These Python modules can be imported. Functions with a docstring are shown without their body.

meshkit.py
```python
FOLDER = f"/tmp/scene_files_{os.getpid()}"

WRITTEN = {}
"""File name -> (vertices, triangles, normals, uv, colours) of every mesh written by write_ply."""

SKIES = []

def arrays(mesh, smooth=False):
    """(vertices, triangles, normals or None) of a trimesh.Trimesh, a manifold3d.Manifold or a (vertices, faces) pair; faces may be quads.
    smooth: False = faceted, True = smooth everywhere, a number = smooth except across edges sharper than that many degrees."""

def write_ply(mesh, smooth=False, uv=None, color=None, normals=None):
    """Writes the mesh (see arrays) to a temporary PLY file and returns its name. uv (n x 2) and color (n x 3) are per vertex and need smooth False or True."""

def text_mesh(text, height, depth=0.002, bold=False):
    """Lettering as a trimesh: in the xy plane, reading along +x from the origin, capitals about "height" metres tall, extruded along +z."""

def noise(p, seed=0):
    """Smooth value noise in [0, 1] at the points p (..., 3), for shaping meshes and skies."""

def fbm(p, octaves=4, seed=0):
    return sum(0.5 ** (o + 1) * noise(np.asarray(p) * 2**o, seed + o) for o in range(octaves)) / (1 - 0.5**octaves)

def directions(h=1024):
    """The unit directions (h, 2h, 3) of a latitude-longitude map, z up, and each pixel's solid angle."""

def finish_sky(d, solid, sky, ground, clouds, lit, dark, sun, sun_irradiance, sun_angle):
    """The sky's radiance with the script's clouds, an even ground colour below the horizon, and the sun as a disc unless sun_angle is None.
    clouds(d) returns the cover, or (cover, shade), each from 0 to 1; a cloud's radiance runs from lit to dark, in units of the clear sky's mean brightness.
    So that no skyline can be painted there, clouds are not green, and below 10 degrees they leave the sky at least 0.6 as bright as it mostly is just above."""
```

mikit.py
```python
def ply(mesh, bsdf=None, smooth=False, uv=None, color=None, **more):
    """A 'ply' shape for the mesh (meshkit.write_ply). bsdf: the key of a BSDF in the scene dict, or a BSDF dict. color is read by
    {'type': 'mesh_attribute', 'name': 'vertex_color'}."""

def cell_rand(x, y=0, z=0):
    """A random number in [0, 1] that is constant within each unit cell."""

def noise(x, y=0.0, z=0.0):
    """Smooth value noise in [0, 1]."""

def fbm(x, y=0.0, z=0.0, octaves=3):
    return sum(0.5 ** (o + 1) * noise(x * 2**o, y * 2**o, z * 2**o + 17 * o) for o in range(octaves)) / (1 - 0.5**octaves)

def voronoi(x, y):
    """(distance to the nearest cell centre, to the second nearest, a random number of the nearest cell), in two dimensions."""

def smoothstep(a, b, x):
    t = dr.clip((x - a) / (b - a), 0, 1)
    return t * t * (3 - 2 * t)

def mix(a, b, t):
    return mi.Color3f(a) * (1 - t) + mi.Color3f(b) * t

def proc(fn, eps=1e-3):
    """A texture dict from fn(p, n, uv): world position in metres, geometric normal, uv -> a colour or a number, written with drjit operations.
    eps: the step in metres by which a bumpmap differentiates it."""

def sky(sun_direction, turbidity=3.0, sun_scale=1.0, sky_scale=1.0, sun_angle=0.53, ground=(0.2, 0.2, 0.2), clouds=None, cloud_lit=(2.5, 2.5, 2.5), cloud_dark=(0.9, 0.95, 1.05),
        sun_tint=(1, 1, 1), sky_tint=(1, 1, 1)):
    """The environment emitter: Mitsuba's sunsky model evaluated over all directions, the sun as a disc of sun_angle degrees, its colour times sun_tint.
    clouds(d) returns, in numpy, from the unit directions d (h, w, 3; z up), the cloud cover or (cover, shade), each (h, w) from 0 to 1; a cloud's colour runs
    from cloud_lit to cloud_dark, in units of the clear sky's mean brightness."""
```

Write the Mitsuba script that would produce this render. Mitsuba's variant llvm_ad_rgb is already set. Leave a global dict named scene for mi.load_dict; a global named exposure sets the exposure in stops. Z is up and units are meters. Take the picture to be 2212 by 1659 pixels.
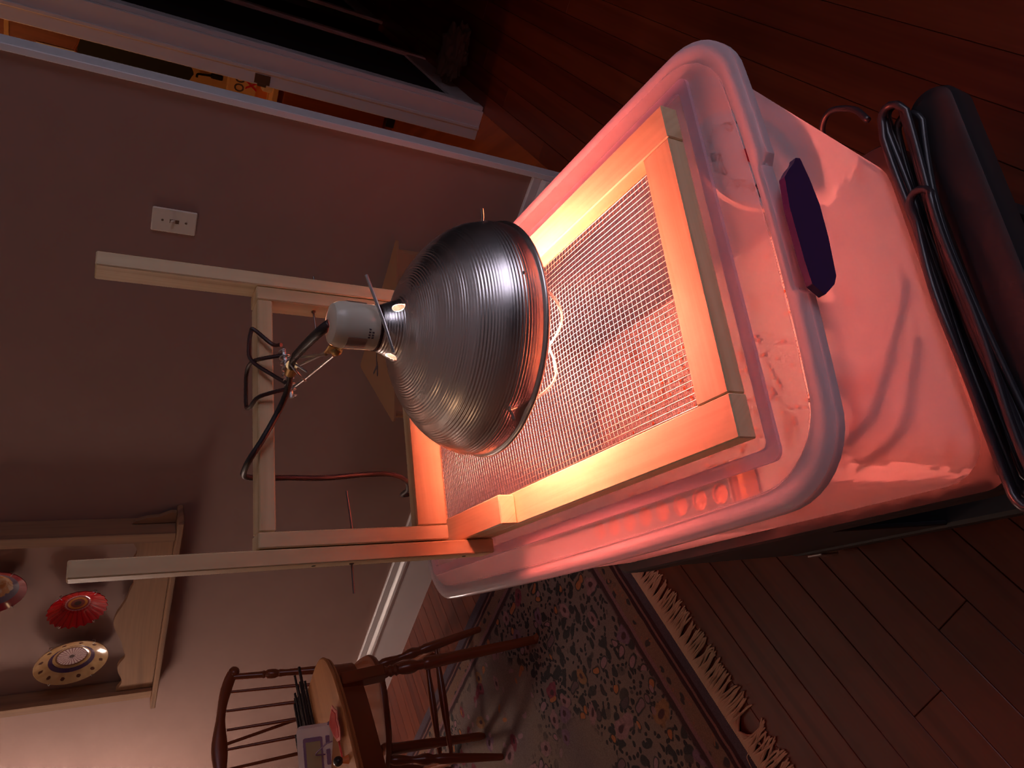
import math, random
import numpy as np, trimesh, drjit as dr, mitsuba as mi
import mikit, meshkit
from shapely.geometry import Polygon, box as sbox
from mikit import noise, fbm, voronoi, smoothstep, mix, cell_rand, proc

mi_T = mi.ScalarTransform4f
rng = np.random.default_rng(7)
scene, labels = {}, {}
exposure = 0.0

# ------------------------------------------------------------------ camera
CAM = np.array([0.0, 0.0, 1.417])
yaw, pitch, roll, FOC = -0.580, 0.522, -0.070, 1560.0
fwd = np.array([math.sin(yaw) * math.cos(pitch), math.cos(yaw) * math.cos(pitch), -math.sin(pitch)])
r0 = np.cross(fwd, [0, 0, 1]); r0 /= np.linalg.norm(r0)
d0 = np.cross(fwd, r0)
up_img = math.cos(roll) * r0 + math.sin(roll) * d0          # the camera is held in portrait: the picture's up is the room's right
scene['camera'] = {'type': 'perspective', 'fov_axis': 'x', 'fov': math.degrees(2 * math.atan(1106 / FOC)), 'near_clip': 0.02, 'far_clip': 60.0,
                   'to_world': mi_T().look_at(origin=CAM.tolist(), target=(CAM + fwd).tolist(), up=up_img.tolist())}

# ------------------------------------------------------------------ light levels (each lamp's emitter sits in its builder)
BULB = [150.0, 23.0, 16.0]            # red heat bulb
LAMP = [40.0, 31.5, 27.0]            # floor lamp shade at the left, out of the frame
WINDOW = [2.2, 2.1, 2.7]             # dusk light in the window at the right, out of the frame
KITCHEN = [34.0, 15.0, 6.0]
CEILING = [11.0, 6.6, 3.6]        # warm ceiling fixture at the left, out of the frame          # lamp in the room beyond the doorway

# ------------------------------------------------------------------ helpers
cat = trimesh.util.concatenate
used = {}


def name_of(base, parent=None):
    k = f'{parent}__{base}' if parent else base
    i = used.get(k, -1) + 1
    used[k] = i
    return k if i == 0 else f'{k}_{i:03d}'


def part(base, mesh, bsdf, parent=None, smooth=False, uv=None, label=None, **more):
    k = name_of(base, parent)
    scene[k] = mikit.ply(mesh, bsdf, smooth=smooth, uv=uv, **more)
    if label:
        labels[k] = {'label': label}
    return k


def thing(base, label, category, group=None):
    k = name_of(base)
    labels[k] = {'label': label, 'category': category}
    if group:
        labels[k]['group'] = group
    return k


def struct(base, mesh, bsdf, label, smooth=False, uv=None):
    k = name_of(base)
    if mesh is not None:
        scene[k] = mikit.ply(mesh, bsdf, smooth=smooth, uv=uv)
    labels[k] = {'label': label, 'category': base.rstrip('0123456789').rstrip('_').split('_')[0], 'kind': 'structure'}
    return k


def nrm(v):
    v = np.asarray(v, float)
    return v / np.linalg.norm(v)


def frame_of(axis, hint=(0, 0, 1)):
    a = nrm(axis)
    h = np.asarray(hint, float)
    if abs(a @ nrm(h)) > 0.99:
        h = np.array([1.0, 0, 0]) if abs(a[0]) < 0.9 else np.array([0, 1.0, 0])
    b = nrm(np.cross(h, a))
    return a, b, np.cross(a, b)


def hullbox(sx, sy, sz, b=0.001):
    p = []
    for i in (-1, 1):
        for j in (-1, 1):
            for k in (-1, 1):
                p += [(i * (sx / 2 - b), j * (sy / 2 - b), k * sz / 2), (i * (sx / 2 - b), j * sy / 2, k * (sz / 2 - b)), (i * sx / 2, j * (sy / 2 - b), k * (sz / 2 - b))]
    return trimesh.convex.convex_hull(np.array(p))


def placed(mesh, origin, X=(1, 0, 0), Y=(0, 1, 0), Z=(0, 0, 1)):
    m = mesh.copy()
    m.vertices = np.asarray(origin, float) + np.asarray(m.vertices) @ np.array([X, Y, Z], float)
    if np.linalg.det(np.array([X, Y, Z], float)) < 0:
        m.invert()
    return m


def bx(x0, x1, y0, y1, z0, z1, b=0.001):
    m = hullbox(x1 - x0, y1 - y0, z1 - z0, b)
    m.apply_translation([(x0 + x1) / 2, (y0 + y1) / 2, (z0 + z1) / 2])
    return m


def unshare(m):
    return trimesh.Trimesh(np.asarray(m.triangles).reshape(-1, 3), np.arange(len(m.faces) * 3).reshape(-1, 3), process=False)


def grain_uv(m, axis, off=0.0):
    """uv in metres: u along the board, v around it."""
    m = unshare(m)
    a, b, c = frame_of(axis)
    v = np.asarray(m.vertices)
    return m, np.stack([v @ a + off, v @ b * 1.0 + v @ c * 0.83 + off * 3.1], 1)


def board(base, mesh, bsdf, axis, parent=None, label=None, off=None):
    m, uv = grain_uv(mesh, axis, float(rng.uniform(0, 9)) if off is None else off)
    return part(base, m, bsdf, parent, uv=uv, label=label)


def tube(pts, rad, sides=8, closed=False, caps=True):
    p = np.asarray(pts, float)
    n = len(p)
    rad = np.broadcast_to(rad, (n,))
    t = np.gradient(p, axis=0) if not closed else (np.roll(p, -1, 0) - np.roll(p, 1, 0))
    t /= np.linalg.norm(t, axis=1, keepdims=True) + 1e-12
    _, u, _ = frame_of(t[0])
    us = []
    for i in range(n):
        u = u - t[i] * (u @ t[i])
        u = nrm(u)
        us.append(u)
    us = np.array(us)
    w = np.cross(t, us)
    a = np.arange(sides) * 2 * np.pi / sides
    v = p[:, None] + rad[:, None, None] * (np.cos(a)[None, :, None] * us[:, None] + np.sin(a)[None, :, None] * w[:, None])
    v = v.reshape(-1, 3)
    f = []
    for i in range(n if closed else n - 1):
        j2 = (i + 1) % n
        for j in range(sides):
            k = (j + 1) % sides
            f += [(i * sides + j, i * sides + k, j2 * sides + k), (i * sides + j, j2 * sides + k, j2 * sides + j)]
    if caps and not closed:
        v = np.vstack([v, p[0], p[-1]])
        for j in range(sides):
            k = (j + 1) % sides
            f += [(n * sides, k, j), (n * sides + 1, (n - 1) * sides + j, (n - 1) * sides + k)]
    return trimesh.Trimesh(v, f, process=False)


def smooth_path(pts, m=8):
    """Catmull-Rom through the points."""
    p = np.asarray(pts, float)
    p = np.vstack([2 * p[0] - p[1], p, 2 * p[-1] - p[-2]])
    out = []
    for i in range(1, len(p) - 2):
        for s in np.arange(m) / m:
            a, b, c, d = p[i - 1], p[i], p[i + 1], p[i + 2]
            out.append(0.5 * (2 * b + (c - a) * s + (2 * a - 5 * b + 4 * c - d) * s**2 + (3 * b - a - 3 * c + d) * s**3))
    out.append(p[-2])
    return np.array(out)


def outward(m):
    if m.volume < 0:
        m.invert()
    return m


def lathe(prof, origin, axis=(0, 0, 1), N=48, hint=(0, 1, 0)):
    """prof: (radius, height along axis) list; ends at radius 0 close the body."""
    a, b, c = frame_of(axis, hint)
    prof = np.asarray(prof, float)
    ang = np.arange(N) * 2 * np.pi / N
    ring = np.cos(ang)[:, None] * b + np.sin(ang)[:, None] * c
    v = (np.asarray(origin, float) + prof[:, 1][:, None, None] * a + prof[:, 0][:, None, None] * ring[None]).reshape(-1, 3)
    i, j = np.meshgrid(np.arange(len(prof) - 1), np.arange(N), indexing='ij')
    k = (j + 1) % N
    q = np.stack([i * N + j, i * N + k, (i + 1) * N + k, (i + 1) * N + j], -1).reshape(-1, 4)
    m = trimesh.Trimesh(v, np.vstack([q[:, [0, 1, 2]], q[:, [0, 2, 3]]]), process=False)
    m.update_faces(m.area_faces > 1e-14)
    return outward(m)


def prism(poly, h, origin=(0, 0, 0), X=(1, 0, 0), Y=(0, 1, 0)):
    """Extrude a 2-D polygon (in X, Y) by h along X x Y."""
    poly = poly if isinstance(poly, Polygon) else Polygon(poly)
    m = trimesh.creation.extrude_polygon(poly, h, engine='earcut')
    return placed(m, origin, X, Y, np.cross(X, Y))


def sphere(c, r, sub=2, scale=(1, 1, 1)):
    m = trimesh.creation.icosphere(subdivisions=sub, radius=1.0)
    m.vertices = np.asarray(c, float) + np.asarray(m.vertices) * r * np.asarray(scale, float)
    return m


# ------------------------------------------------------------------ materials
def rgb(*c):
    return {'type': 'rgb', 'value': list(map(float, c))}


def pr(color, rough=0.5, metal=0.0, spec=0.5, **k):
    return {'type': 'twosided', 'b': {'type': 'principled', 'base_color': color if isinstance(color, dict) else rgb(*color), 'roughness': rough, 'metallic': metal, 'specular': spec, **k}}


def mat(key, d):
    scene[key] = d
    return key


def wood(light, dark, freq=70.0, warp=1.0, streak=0.6):
    def fn(p, n, uv):
        u, v = uv.x, uv.y
        w = v + 0.010 * warp * noise(u * 2.2, v * 9.0, 3.0)
        a = noise(u * 1.3, w * freq, 1.0)
        b = fbm(u * 7.0, w * freq * 5.0, 2.0, 2)
        t = dr.clip(streak * smoothstep(0.35, 0.95, a) + 0.35 * (b - 0.3), 0, 1)
        return mix(light, dark, t)
    return fn


def pine(seed):
    f = wood((0.74, 0.55, 0.32), (0.52, 0.32, 0.14), 62 + 9 * seed, 1.6, 0.55)
    return proc(f)


for s in range(3):
    mat(f'mat_pine_{s}', pr(pine(s), 0.55, spec=0.3))


def knot_fn(p, n, uv):
    base = wood((0.74, 0.55, 0.32), (0.50, 0.30, 0.13), 55, 1.6, 0.6)(p, n, uv)
    # a dark resin streak on the rail: a stain with its own shape
    q = (p - mi.Point3f(-0.1240, 0.5995, 0.953))
    e = q.x * 0.8246 - q.y * 0.5658
    k = q.x * 0.5658 + q.y * 0.8246
    d = dr.sqrt(dr.square((e + 1.2 * k) / 0.030) + dr.square(k / 0.0075)) + 0.5 * (noise(e * 150, k * 400) - 0.5)
    return mix(mi.Color3f(0.16, 0.07, 0.03), base, smoothstep(0.5, 1.15, d))


mat('mat_pine_knot', pr(proc(knot_fn), 0.55, spec=0.3))
for s, (l, d) in enumerate([((0.125, 0.022, 0.009), (0.065, 0.010, 0.005)), ((0.140, 0.026, 0.010), (0.072, 0.012, 0.005)), ((0.115, 0.019, 0.008), (0.058, 0.009, 0.005)), ((0.150, 0.029, 0.011), (0.080, 0.014, 0.006))]):
    mat(f'mat_floor_{s}', pr(proc(wood(l, d, 45, 1.2, 0.5)), 0.34, spec=0.45))
mat('mat_floor_base', pr((0.05, 0.012, 0.006), 0.5))
mat('mat_cherry', pr(proc(wood((0.225, 0.062, 0.020), (0.11, 0.024, 0.009), 60, 1.5, 0.6)), 0.28, spec=0.5))
mat('mat_cherry_turned', pr((0.175, 0.042, 0.015), 0.25, spec=0.55))
mat('mat_tabletop', pr(proc(wood((0.40, 0.165, 0.055), (0.27, 0.095, 0.03), 40, 1.5, 0.5)), 0.4, spec=0.45))
mat('mat_barnwood', pr(proc(wood((0.33, 0.18, 0.10), (0.17, 0.095, 0.065), 48, 2.4, 0.8)), 0.75, spec=0.2))
mat('mat_kitchen_wood', pr(proc(wood((0.30, 0.07, 0.02), (0.17, 0.035, 0.012), 40, 1.5, 0.5)), 0.45))


def wall_fn(p, n, uv):
    return mix((0.300, 0.185, 0.155), (0.325, 0.203, 0.170), fbm(p.x * 9, p.y * 9, p.z * 9, 3))


mat('mat_wall', pr(proc(wall_fn), 0.85, spec=0.2))
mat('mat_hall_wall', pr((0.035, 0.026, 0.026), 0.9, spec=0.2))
mat('mat_kitchen_wall', pr((0.75, 0.50, 0.26), 0.85))
mat('mat_ceiling', pr((0.72, 0.70, 0.67), 0.9))
mat('mat_trim', pr((0.74, 0.69, 0.68), 0.35, spec=0.5))
mat('mat_plate_plastic', pr((0.80, 0.70, 0.56), 0.4))
mat('mat_aluminium', pr((0.86, 0.80, 0.76), 0.30, 1.0))
mat('mat_steel', pr((0.72, 0.70, 0.68), 0.25, 1.0))
mat('mat_dark_steel', pr((0.16, 0.13, 0.12), 0.4, 0.9))
mat('mat_brass', pr((0.62, 0.40, 0.16), 0.35, 1.0))
mat('mat_strike', pr((0.20, 0.13, 0.08), 0.45, 0.7))
mat('mat_porcelain', pr((0.72, 0.66, 0.52), 0.30, spec=0.5))
mat('mat_ink', pr((0.10, 0.07, 0.08), 0.6))
mat('mat_rubber', pr((0.018, 0.016, 0.017), 0.38, spec=0.5))
mat('mat_vinyl', pr((0.022, 0.010, 0.010), 0.25, spec=0.6))
mat('mat_cart', pr((0.020, 0.018, 0.021), 0.42, spec=0.5))
mat('mat_cable', pr((0.022, 0.020, 0.026), 0.30, spec=0.6))
mat('mat_latch', pr((0.055, 0.016, 0.085), 0.35, spec=0.5))
mat('mat_cardboard', pr((0.36, 0.19, 0.10), 0.8, spec=0.15))
mat('mat_black', pr((0.008, 0.007, 0.007), 0.7))
mat('mat_stick', pr((0.020, 0.011, 0.010), 0.6))
mat('mat_white_plastic', pr((0.78, 0.68, 0.66), 0.4))
mat('mat_violet_plastic', pr((0.22, 0.13, 0.25), 0.4))
mat('mat_lcd', pr((0.36, 0.30, 0.19), 0.25))
mat('mat_tape', pr((0.75, 0.66, 0.62), 0.4))
mat('mat_red_leaf', pr((0.62, 0.07, 0.06), 0.6))
mat('mat_pink_leaf', pr((0.75, 0.25, 0.20), 0.6))
mat('mat_orange', pr((0.70, 0.22, 0.06), 0.5))
mat('mat_driftwood', pr((0.10, 0.07, 0.05), 0.9))
mat('mat_fringe', pr((0.62, 0.43, 0.31), 0.9, spec=0.1))
mat('mat_crumb', pr((0.50, 0.14, 0.06), 0.8))
mat('mat_dial', pr((0.85, 0.80, 0.78), 0.45))
mat('mat_needle', pr((0.70, 0.03, 0.05), 0.4))
mat('mat_rod', {'type': 'principledthin', 'base_color': rgb(0.85, 0.70, 0.68), 'roughness': 0.5, 'diff_trans': 0.9, 'spec_trans': 0.0})


def thin(base, spec_trans, diff_trans, rough):
    return {'type': 'principledthin', 'base_color': base if isinstance(base, dict) else rgb(*base), 'roughness': rough, 'spec_trans': spec_trans, 'diff_trans': diff_trans, 'eta': 1.49}


mat('mat_tote', {'type': 'blendbsdf', 'weight': 0.60, 'a': {'type': 'thindielectric', 'int_ior': 1.49}, 'b': thin((0.90, 0.86, 0.90), 0.0, 1.15, 0.35)})
mat('mat_rim', {'type': 'blendbsdf', 'weight': 0.72, 'a': {'type': 'thindielectric', 'int_ior': 1.49}, 'b': {'type': 'blendbsdf', 'weight': 0.2, 'a': thin((0.90, 0.86, 0.90), 0.0, 1.0, 0.3), 'b': pr((0.8, 0.75, 0.8), 0.18, spec=0.6)}})
mat('mat_lid', {'type': 'blendbsdf', 'weight': 0.24, 'a': {'type': 'thindielectric', 'int_ior': 1.49}, 'b': thin((0.90, 0.84, 0.88), 0.0, 1.0, 0.3)})
mat('mat_ridge', {'type': 'blendbsdf', 'weight': 0.55, 'a': {'type': 'thindielectric', 'int_ior': 1.49}, 'b': thin((0.78, 0.62, 0.74), 0.0, 1.0, 0.3)})
mat('mat_clear', {'type': 'thindielectric', 'int_ior': 1.49})


def paper_fn(p, n, uv):
    u, v = uv.x / 0.0046, uv.y / 0.0046
    cu, cv = u - dr.floor(u) - 0.5, v - dr.floor(v) - 0.5
    r = cell_rand(u, v, 5)
    d = dr.sqrt(dr.square(cu) + dr.square(cv * (0.7 + 0.6 * r)))
    dot = 1 - smoothstep(0.10 + 0.12 * r, 0.26 + 0.14 * r, d)
    # the quilted flower motifs, printed by the embossing at every 7 cm
    fu, fv = uv.x / 0.07, uv.y / 0.07
    gu, gv = fu - dr.floor(fu) - 0.5, fv - dr.floor(fv) - 0.5
    rad = dr.sqrt(gu * gu + gv * gv)
    ang = dr.atan2(gv, gu)
    fl = smoothstep(0.55, 0.9, dr.cos(ang * 8)) * smoothstep(0.10, 0.16, rad) * (1 - smoothstep(0.24, 0.30, rad))
    stain = smoothstep(0.66, 0.80, fbm(uv.x * 22, uv.y * 22, 4.0, 3))
    c = mix((0.92, 0.86, 0.82), (0.34, 0.25, 0.24), dr.clip(dot * (0.55 + 0.4 * r) + 0.6 * fl, 0, 1))
    return mix(c, (0.66, 0.30, 0.20), 0.55 * stain)


mat('mat_paper', {'type': 'principledthin', 'base_color': proc(paper_fn), 'roughness': 0.9, 'diff_trans': 1.05, 'spec_trans': 0.0})


def rug_fn(p, n, uv):
    x, y = p.x, p.y
    bx_ = -1.345 - x                # distance from the fringed end
    by_ = 1.690 - y                 # distance from the long side by the wall
    d = dr.minimum(bx_, by_)
    wob = 0.012 * (noise(x * 30, y * 30) - 0.5)
    field = mi.Color3f(0.205, 0.150, 0.120)
    f1, s1, w1 = voronoi(x * 9.0 + 0.6 * noise(x * 12, y * 12), y * 9.0)
    f2, s2, w2 = voronoi(x * 22.0 + noise(x * 25, y * 25), y * 22.0 + 5)
    f3, s3, w3 = voronoi(x * 46.0, y * 46.0 + noise(x * 40, y * 40))
    # leaves: slender dark marks in clumps
    clump = fbm(x * 3.6 + 3.1, y * 3.6, 2.0, 2)
    edge_more = 1 - smoothstep(0.14, 0.50, d)
    leaf = (1 - smoothstep(0.26, 0.36, f3)) * smoothstep(0.42, 0.56, clump + 0.25 * edge_more) * smoothstep(0.25, 0.3, w3)
    leaf2 = (1 - smoothstep(0.30, 0.42, f2)) * smoothstep(0.40, 0.55, clump + 0.30 * edge_more)
    col = mix(field, (0.13, 0.10, 0.115), 0.6 * noise(x * 7, y * 7, 9.0))
    col = mix(col, (0.035, 0.034, 0.038), leaf)
    col = mix(col, (0.040, 0.040, 0.042), leaf2 * smoothstep(0.3, 0.4, w2))
    # flowers: round blooms, pink, mauve, ochre and wine with a dark heart
    bloom = (1 - smoothstep(0.27, 0.33, f1 + 0.10 * noise(x * 60, y * 60))) * smoothstep(0.52, 0.56, w1 + 0.30 * edge_more)
    hue = cell_rand(w1 * 977.0, 3, 1)
    fc = dr.select(hue < 0.35, mi.Color3f(0.30, 0.17, 0.18), dr.select(hue < 0.6, mi.Color3f(0.20, 0.12, 0.17), dr.select(hue < 0.8, mi.Color3f(0.28, 0.15, 0.08), mi.Color3f(0.20, 0.05, 0.07))))
    petal = 0.72 + 0.28 * noise(x * 110, y * 110, 2.0)
    col = mix(col, fc * petal, bloom)
    col = mix(col, (0.07, 0.035, 0.04), bloom * (1 - smoothstep(0.07, 0.11, f1)))
    small = (1 - smoothstep(0.22, 0.30, f2)) * smoothstep(0.80, 0.84, w2)
    col = mix(col, dr.select(w2 > 0.92, mi.Color3f(0.34, 0.13, 0.06), mi.Color3f(0.27, 0.16, 0.18)), small)
    # borders
    d2 = d + wob * 0.3
    col = mix((0.052, 0.030, 0.034), col, smoothstep(0.153, 0.165, d2))
    col = mix((0.21, 0.11, 0.12), col, smoothstep(0.138, 0.143, d2))
    band = mix((0.19, 0.115, 0.085), (0.045, 0.042, 0.045), (1 - smoothstep(0.28, 0.40, f2 + 0.2 * noise(x * 50, y * 50))) * smoothstep(0.35, 0.45, w2))
    band = mix(band, (0.24, 0.11, 0.07), (1 - smoothstep(0.2, 0.3, f3)) * smoothstep(0.75, 0.8, w3))
    col = mix(band, col, smoothstep(0.124, 0.128, d2))
    col = mix((0.045, 0.022, 0.028), col, smoothstep(0.074, 0.078, d2))
    col = mix((0.19, 0.10, 0.09), col, smoothstep(0.060, 0.064, d2))
    col = mix((0.045, 0.022, 0.028), col, smoothstep(0.052, 0.056, d2))
    col = mix((0.082, 0.066, 0.086), col, smoothstep(0.038, 0.042, d2))
    return col * (0.85 + 0.3 * noise(x * 420, y * 420))


mat('mat_rug', pr(proc(rug_fn), 0.95, spec=0.1))


def plate_fn(cx, cz, R, kind):
    def fn(p, n, uv):
        dx, dz = (p.x - cx) / R, (p.z - cz) / R
        r = dr.sqrt(dx * dx + dz * dz)
        a = dr.atan2(dz, dx)
        if kind == 0:
            c = mix((0.45, 0.25, 0.11), (0.56, 0.36, 0.18), noise(dx * 8, dz * 8))
            k = a / (2 * math.pi) * 12
            kd = (k - dr.floor(k) - 0.5) * (2 * math.pi / 12) * r
            dots = 1 - smoothstep(0.055, 0.085, dr.sqrt(kd * kd + dr.square(r - 0.82)) + 0.02 * noise(dx * 30, dz * 30))
            c = mix(c, (0.09, 0.03, 0.02), dots)
            c = mix(c, (0.06, 0.03, 0.08), smoothstep(0.50, 0.52, r) * (1 - smoothstep(0.61, 0.63, r)))
            c = mix((0.45, 0.25, 0.10), c, smoothstep(0.47, 0.50, r))
            c = mix((0.14, 0.05, 0.02), c, smoothstep(0.43, 0.45, r))
            k2 = a / (2 * math.pi) * 26
            ray = smoothstep(0.28, 0.34, dr.abs(k2 - dr.floor(k2) - 0.5))
            c = mix(mix((0.62, 0.46, 0.44), (0.30, 0.14, 0.16), ray), c, smoothstep(0.38, 0.40, r))
            c = mix((0.10, 0.06, 0.06), c, smoothstep(0.06, 0.09, r))
        elif kind == 1:
            k = a / (2 * math.pi) * 24
            rib = dr.abs(k - dr.floor(k) - 0.5)
            c = mix((0.50, 0.010, 0.014), (0.33, 0.004, 0.008), smoothstep(0.3, 0.5, rib))
            c = mix((0.60, 0.30, 0.32), c, smoothstep(0.40, 0.46, r + 0.04 * rib))
            c = mix((0.26, 0.02, 0.03), c, smoothstep(0.36, 0.40, r))
            c = mix((0.55, 0.19, 0.03), c, smoothstep(0.31, 0.34, r))
            c = mix((0.20, 0.03, 0.03), c, smoothstep(0.22, 0.25, r))
            c = mix((0.035, 0.02, 0.02), c, smoothstep(0.09, 0.15, r))
        else:
            c = mix((0.30, 0.02, 0.03), (0.24, 0.02, 0.025), noise(dx * 6, dz * 6))
            c = mix((0.11, 0.08, 0.12), c, smoothstep(0.74, 0.77, r))
            gold = mix((0.52, 0.22, 0.07), (0.62, 0.42, 0.28), smoothstep(0.35, 0.65, fbm(dx * 6, dz * 6, 1.0, 3)))
            c = mix(gold, c, smoothstep(0.58, 0.62, r + 0.06 * noise(dx * 14, dz * 14)))
        return c
    return fn


# ------------------------------------------------------------------ the setting
WY = 2.0816                    # the wall behind everything
CX = -0.518                    # its right end, where the hall begins
PX0, PX1 = -0.705, -0.585      # the wall along the hall
S = struct
S('wall_back', bx(-4.8, CX - 0.024, WY, WY + 0.045, 0, 2.5), 'mat_wall', 'mauve brown painted wall behind the plastic tote')
fl = S('floor', bx(-4.8, 2.1, -2.3, 8.0, -0.05, -0.0155), 'mat_floor_base', 'dark reddish brown plank floor of the room and hall')
S('ceiling', bx(-4.8, 2.1, -2.3, 8.0, 2.5, 2.55), 'mat_ceiling', 'plain pale ceiling')
S('wall_left', bx(-4.9, -4.8, -2.3, WY + .12, 0, 2.5), 'mat_wall', 'mauve brown wall at the left end of the room')
S('wall_rear', bx(-4.9, 2.2, -2.4, -2.3, 0, 2.5), 'mat_wall', 'mauve brown wall behind the viewer')
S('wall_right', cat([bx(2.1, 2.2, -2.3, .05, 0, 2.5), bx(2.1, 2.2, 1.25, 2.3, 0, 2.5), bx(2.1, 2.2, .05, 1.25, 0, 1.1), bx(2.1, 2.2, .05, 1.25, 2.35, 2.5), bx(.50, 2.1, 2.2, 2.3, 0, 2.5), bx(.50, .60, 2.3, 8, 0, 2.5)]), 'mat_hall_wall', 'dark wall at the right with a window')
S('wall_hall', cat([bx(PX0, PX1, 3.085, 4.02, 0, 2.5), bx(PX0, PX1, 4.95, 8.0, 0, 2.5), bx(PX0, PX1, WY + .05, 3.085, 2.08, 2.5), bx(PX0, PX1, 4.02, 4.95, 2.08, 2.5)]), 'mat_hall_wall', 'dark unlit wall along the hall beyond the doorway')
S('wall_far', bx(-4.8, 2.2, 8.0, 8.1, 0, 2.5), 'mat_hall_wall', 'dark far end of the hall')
S('wall_kitchen', cat([bx(-3.0, PX0, 5.2, 5.3, 0, 2.5), bx(-3.1, -3.0, WY + .046, 5.3, 0, 2.5)]), 'mat_kitchen_wall', 'warm lit wall of the room seen through the doorway')
S('floor_kitchen', bx(-3.0, PX1, WY + .05, 5.2, -0.015, 0.0005), 'mat_kitchen_wood', 'reddish wood floor of the room beyond the doorway')


def extr(profile, a, b, outward):
    """A moulding: profile (out, up) swept straight from a to b along the floor."""
    a, b, o = np.array(a, float), np.array(b, float), np.array(outward, float)
    L = b - a
    m = trimesh.creation.extrude_polygon(Polygon(profile), np.linalg.norm(L), engine='earcut')
    d = nrm(L)
    return placed(m, a, o, (0, 0, 1), d)


BASE = [(0, 0), (0.016, 0), (0.016, 0.142), (0.0145, 0.150), (0.021, 0.157), (0.026, 0.168), (0.024, 0.178), (0.016, 0.186), (0.010, 0.190), (0.013, 0.194), (0.013, 0.219), (0.009, 0.222), (0, 0.222)]
BASE2 = [(0, 0), (0.014, 0), (0.014, 0.10), (0.008, 0.115), (0, 0.118)]
S('baseboard_back', extr(BASE, (-4.8, WY, 0), (CX - 0.029, WY, 0), (0, -1, 0)), 'mat_trim', 'white moulded baseboard along the wall by the rug', smooth=30)
S('baseboard_hall', extr(BASE2, (PX1, 3.16, 0), (PX1, 3.955, 0), (1, 0, 0)), 'mat_trim', 'low baseboard of the hall wall between two door frames', smooth=30)
S('baseboard_hall_far', extr(BASE2, (PX1, 5.02, 0), (PX1, 7.9, 0), (1, 0, 0)), 'mat_trim', 'low baseboard far down the dark hall', smooth=30)
S('trim_1', cat([bx(CX - 0.028, CX - 0.010, WY - 0.016, WY + 0.048, 0, 2.5, .002), bx(CX - 0.040, CX - 0.010, WY + .0455, WY + 0.060, 0, 2.5, .002)]), 'mat_trim', 'narrow white corner casing at the end of the brown wall')
d1 = S('door_1', None, None, 'white door frame of the doorway into the lit room')
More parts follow.
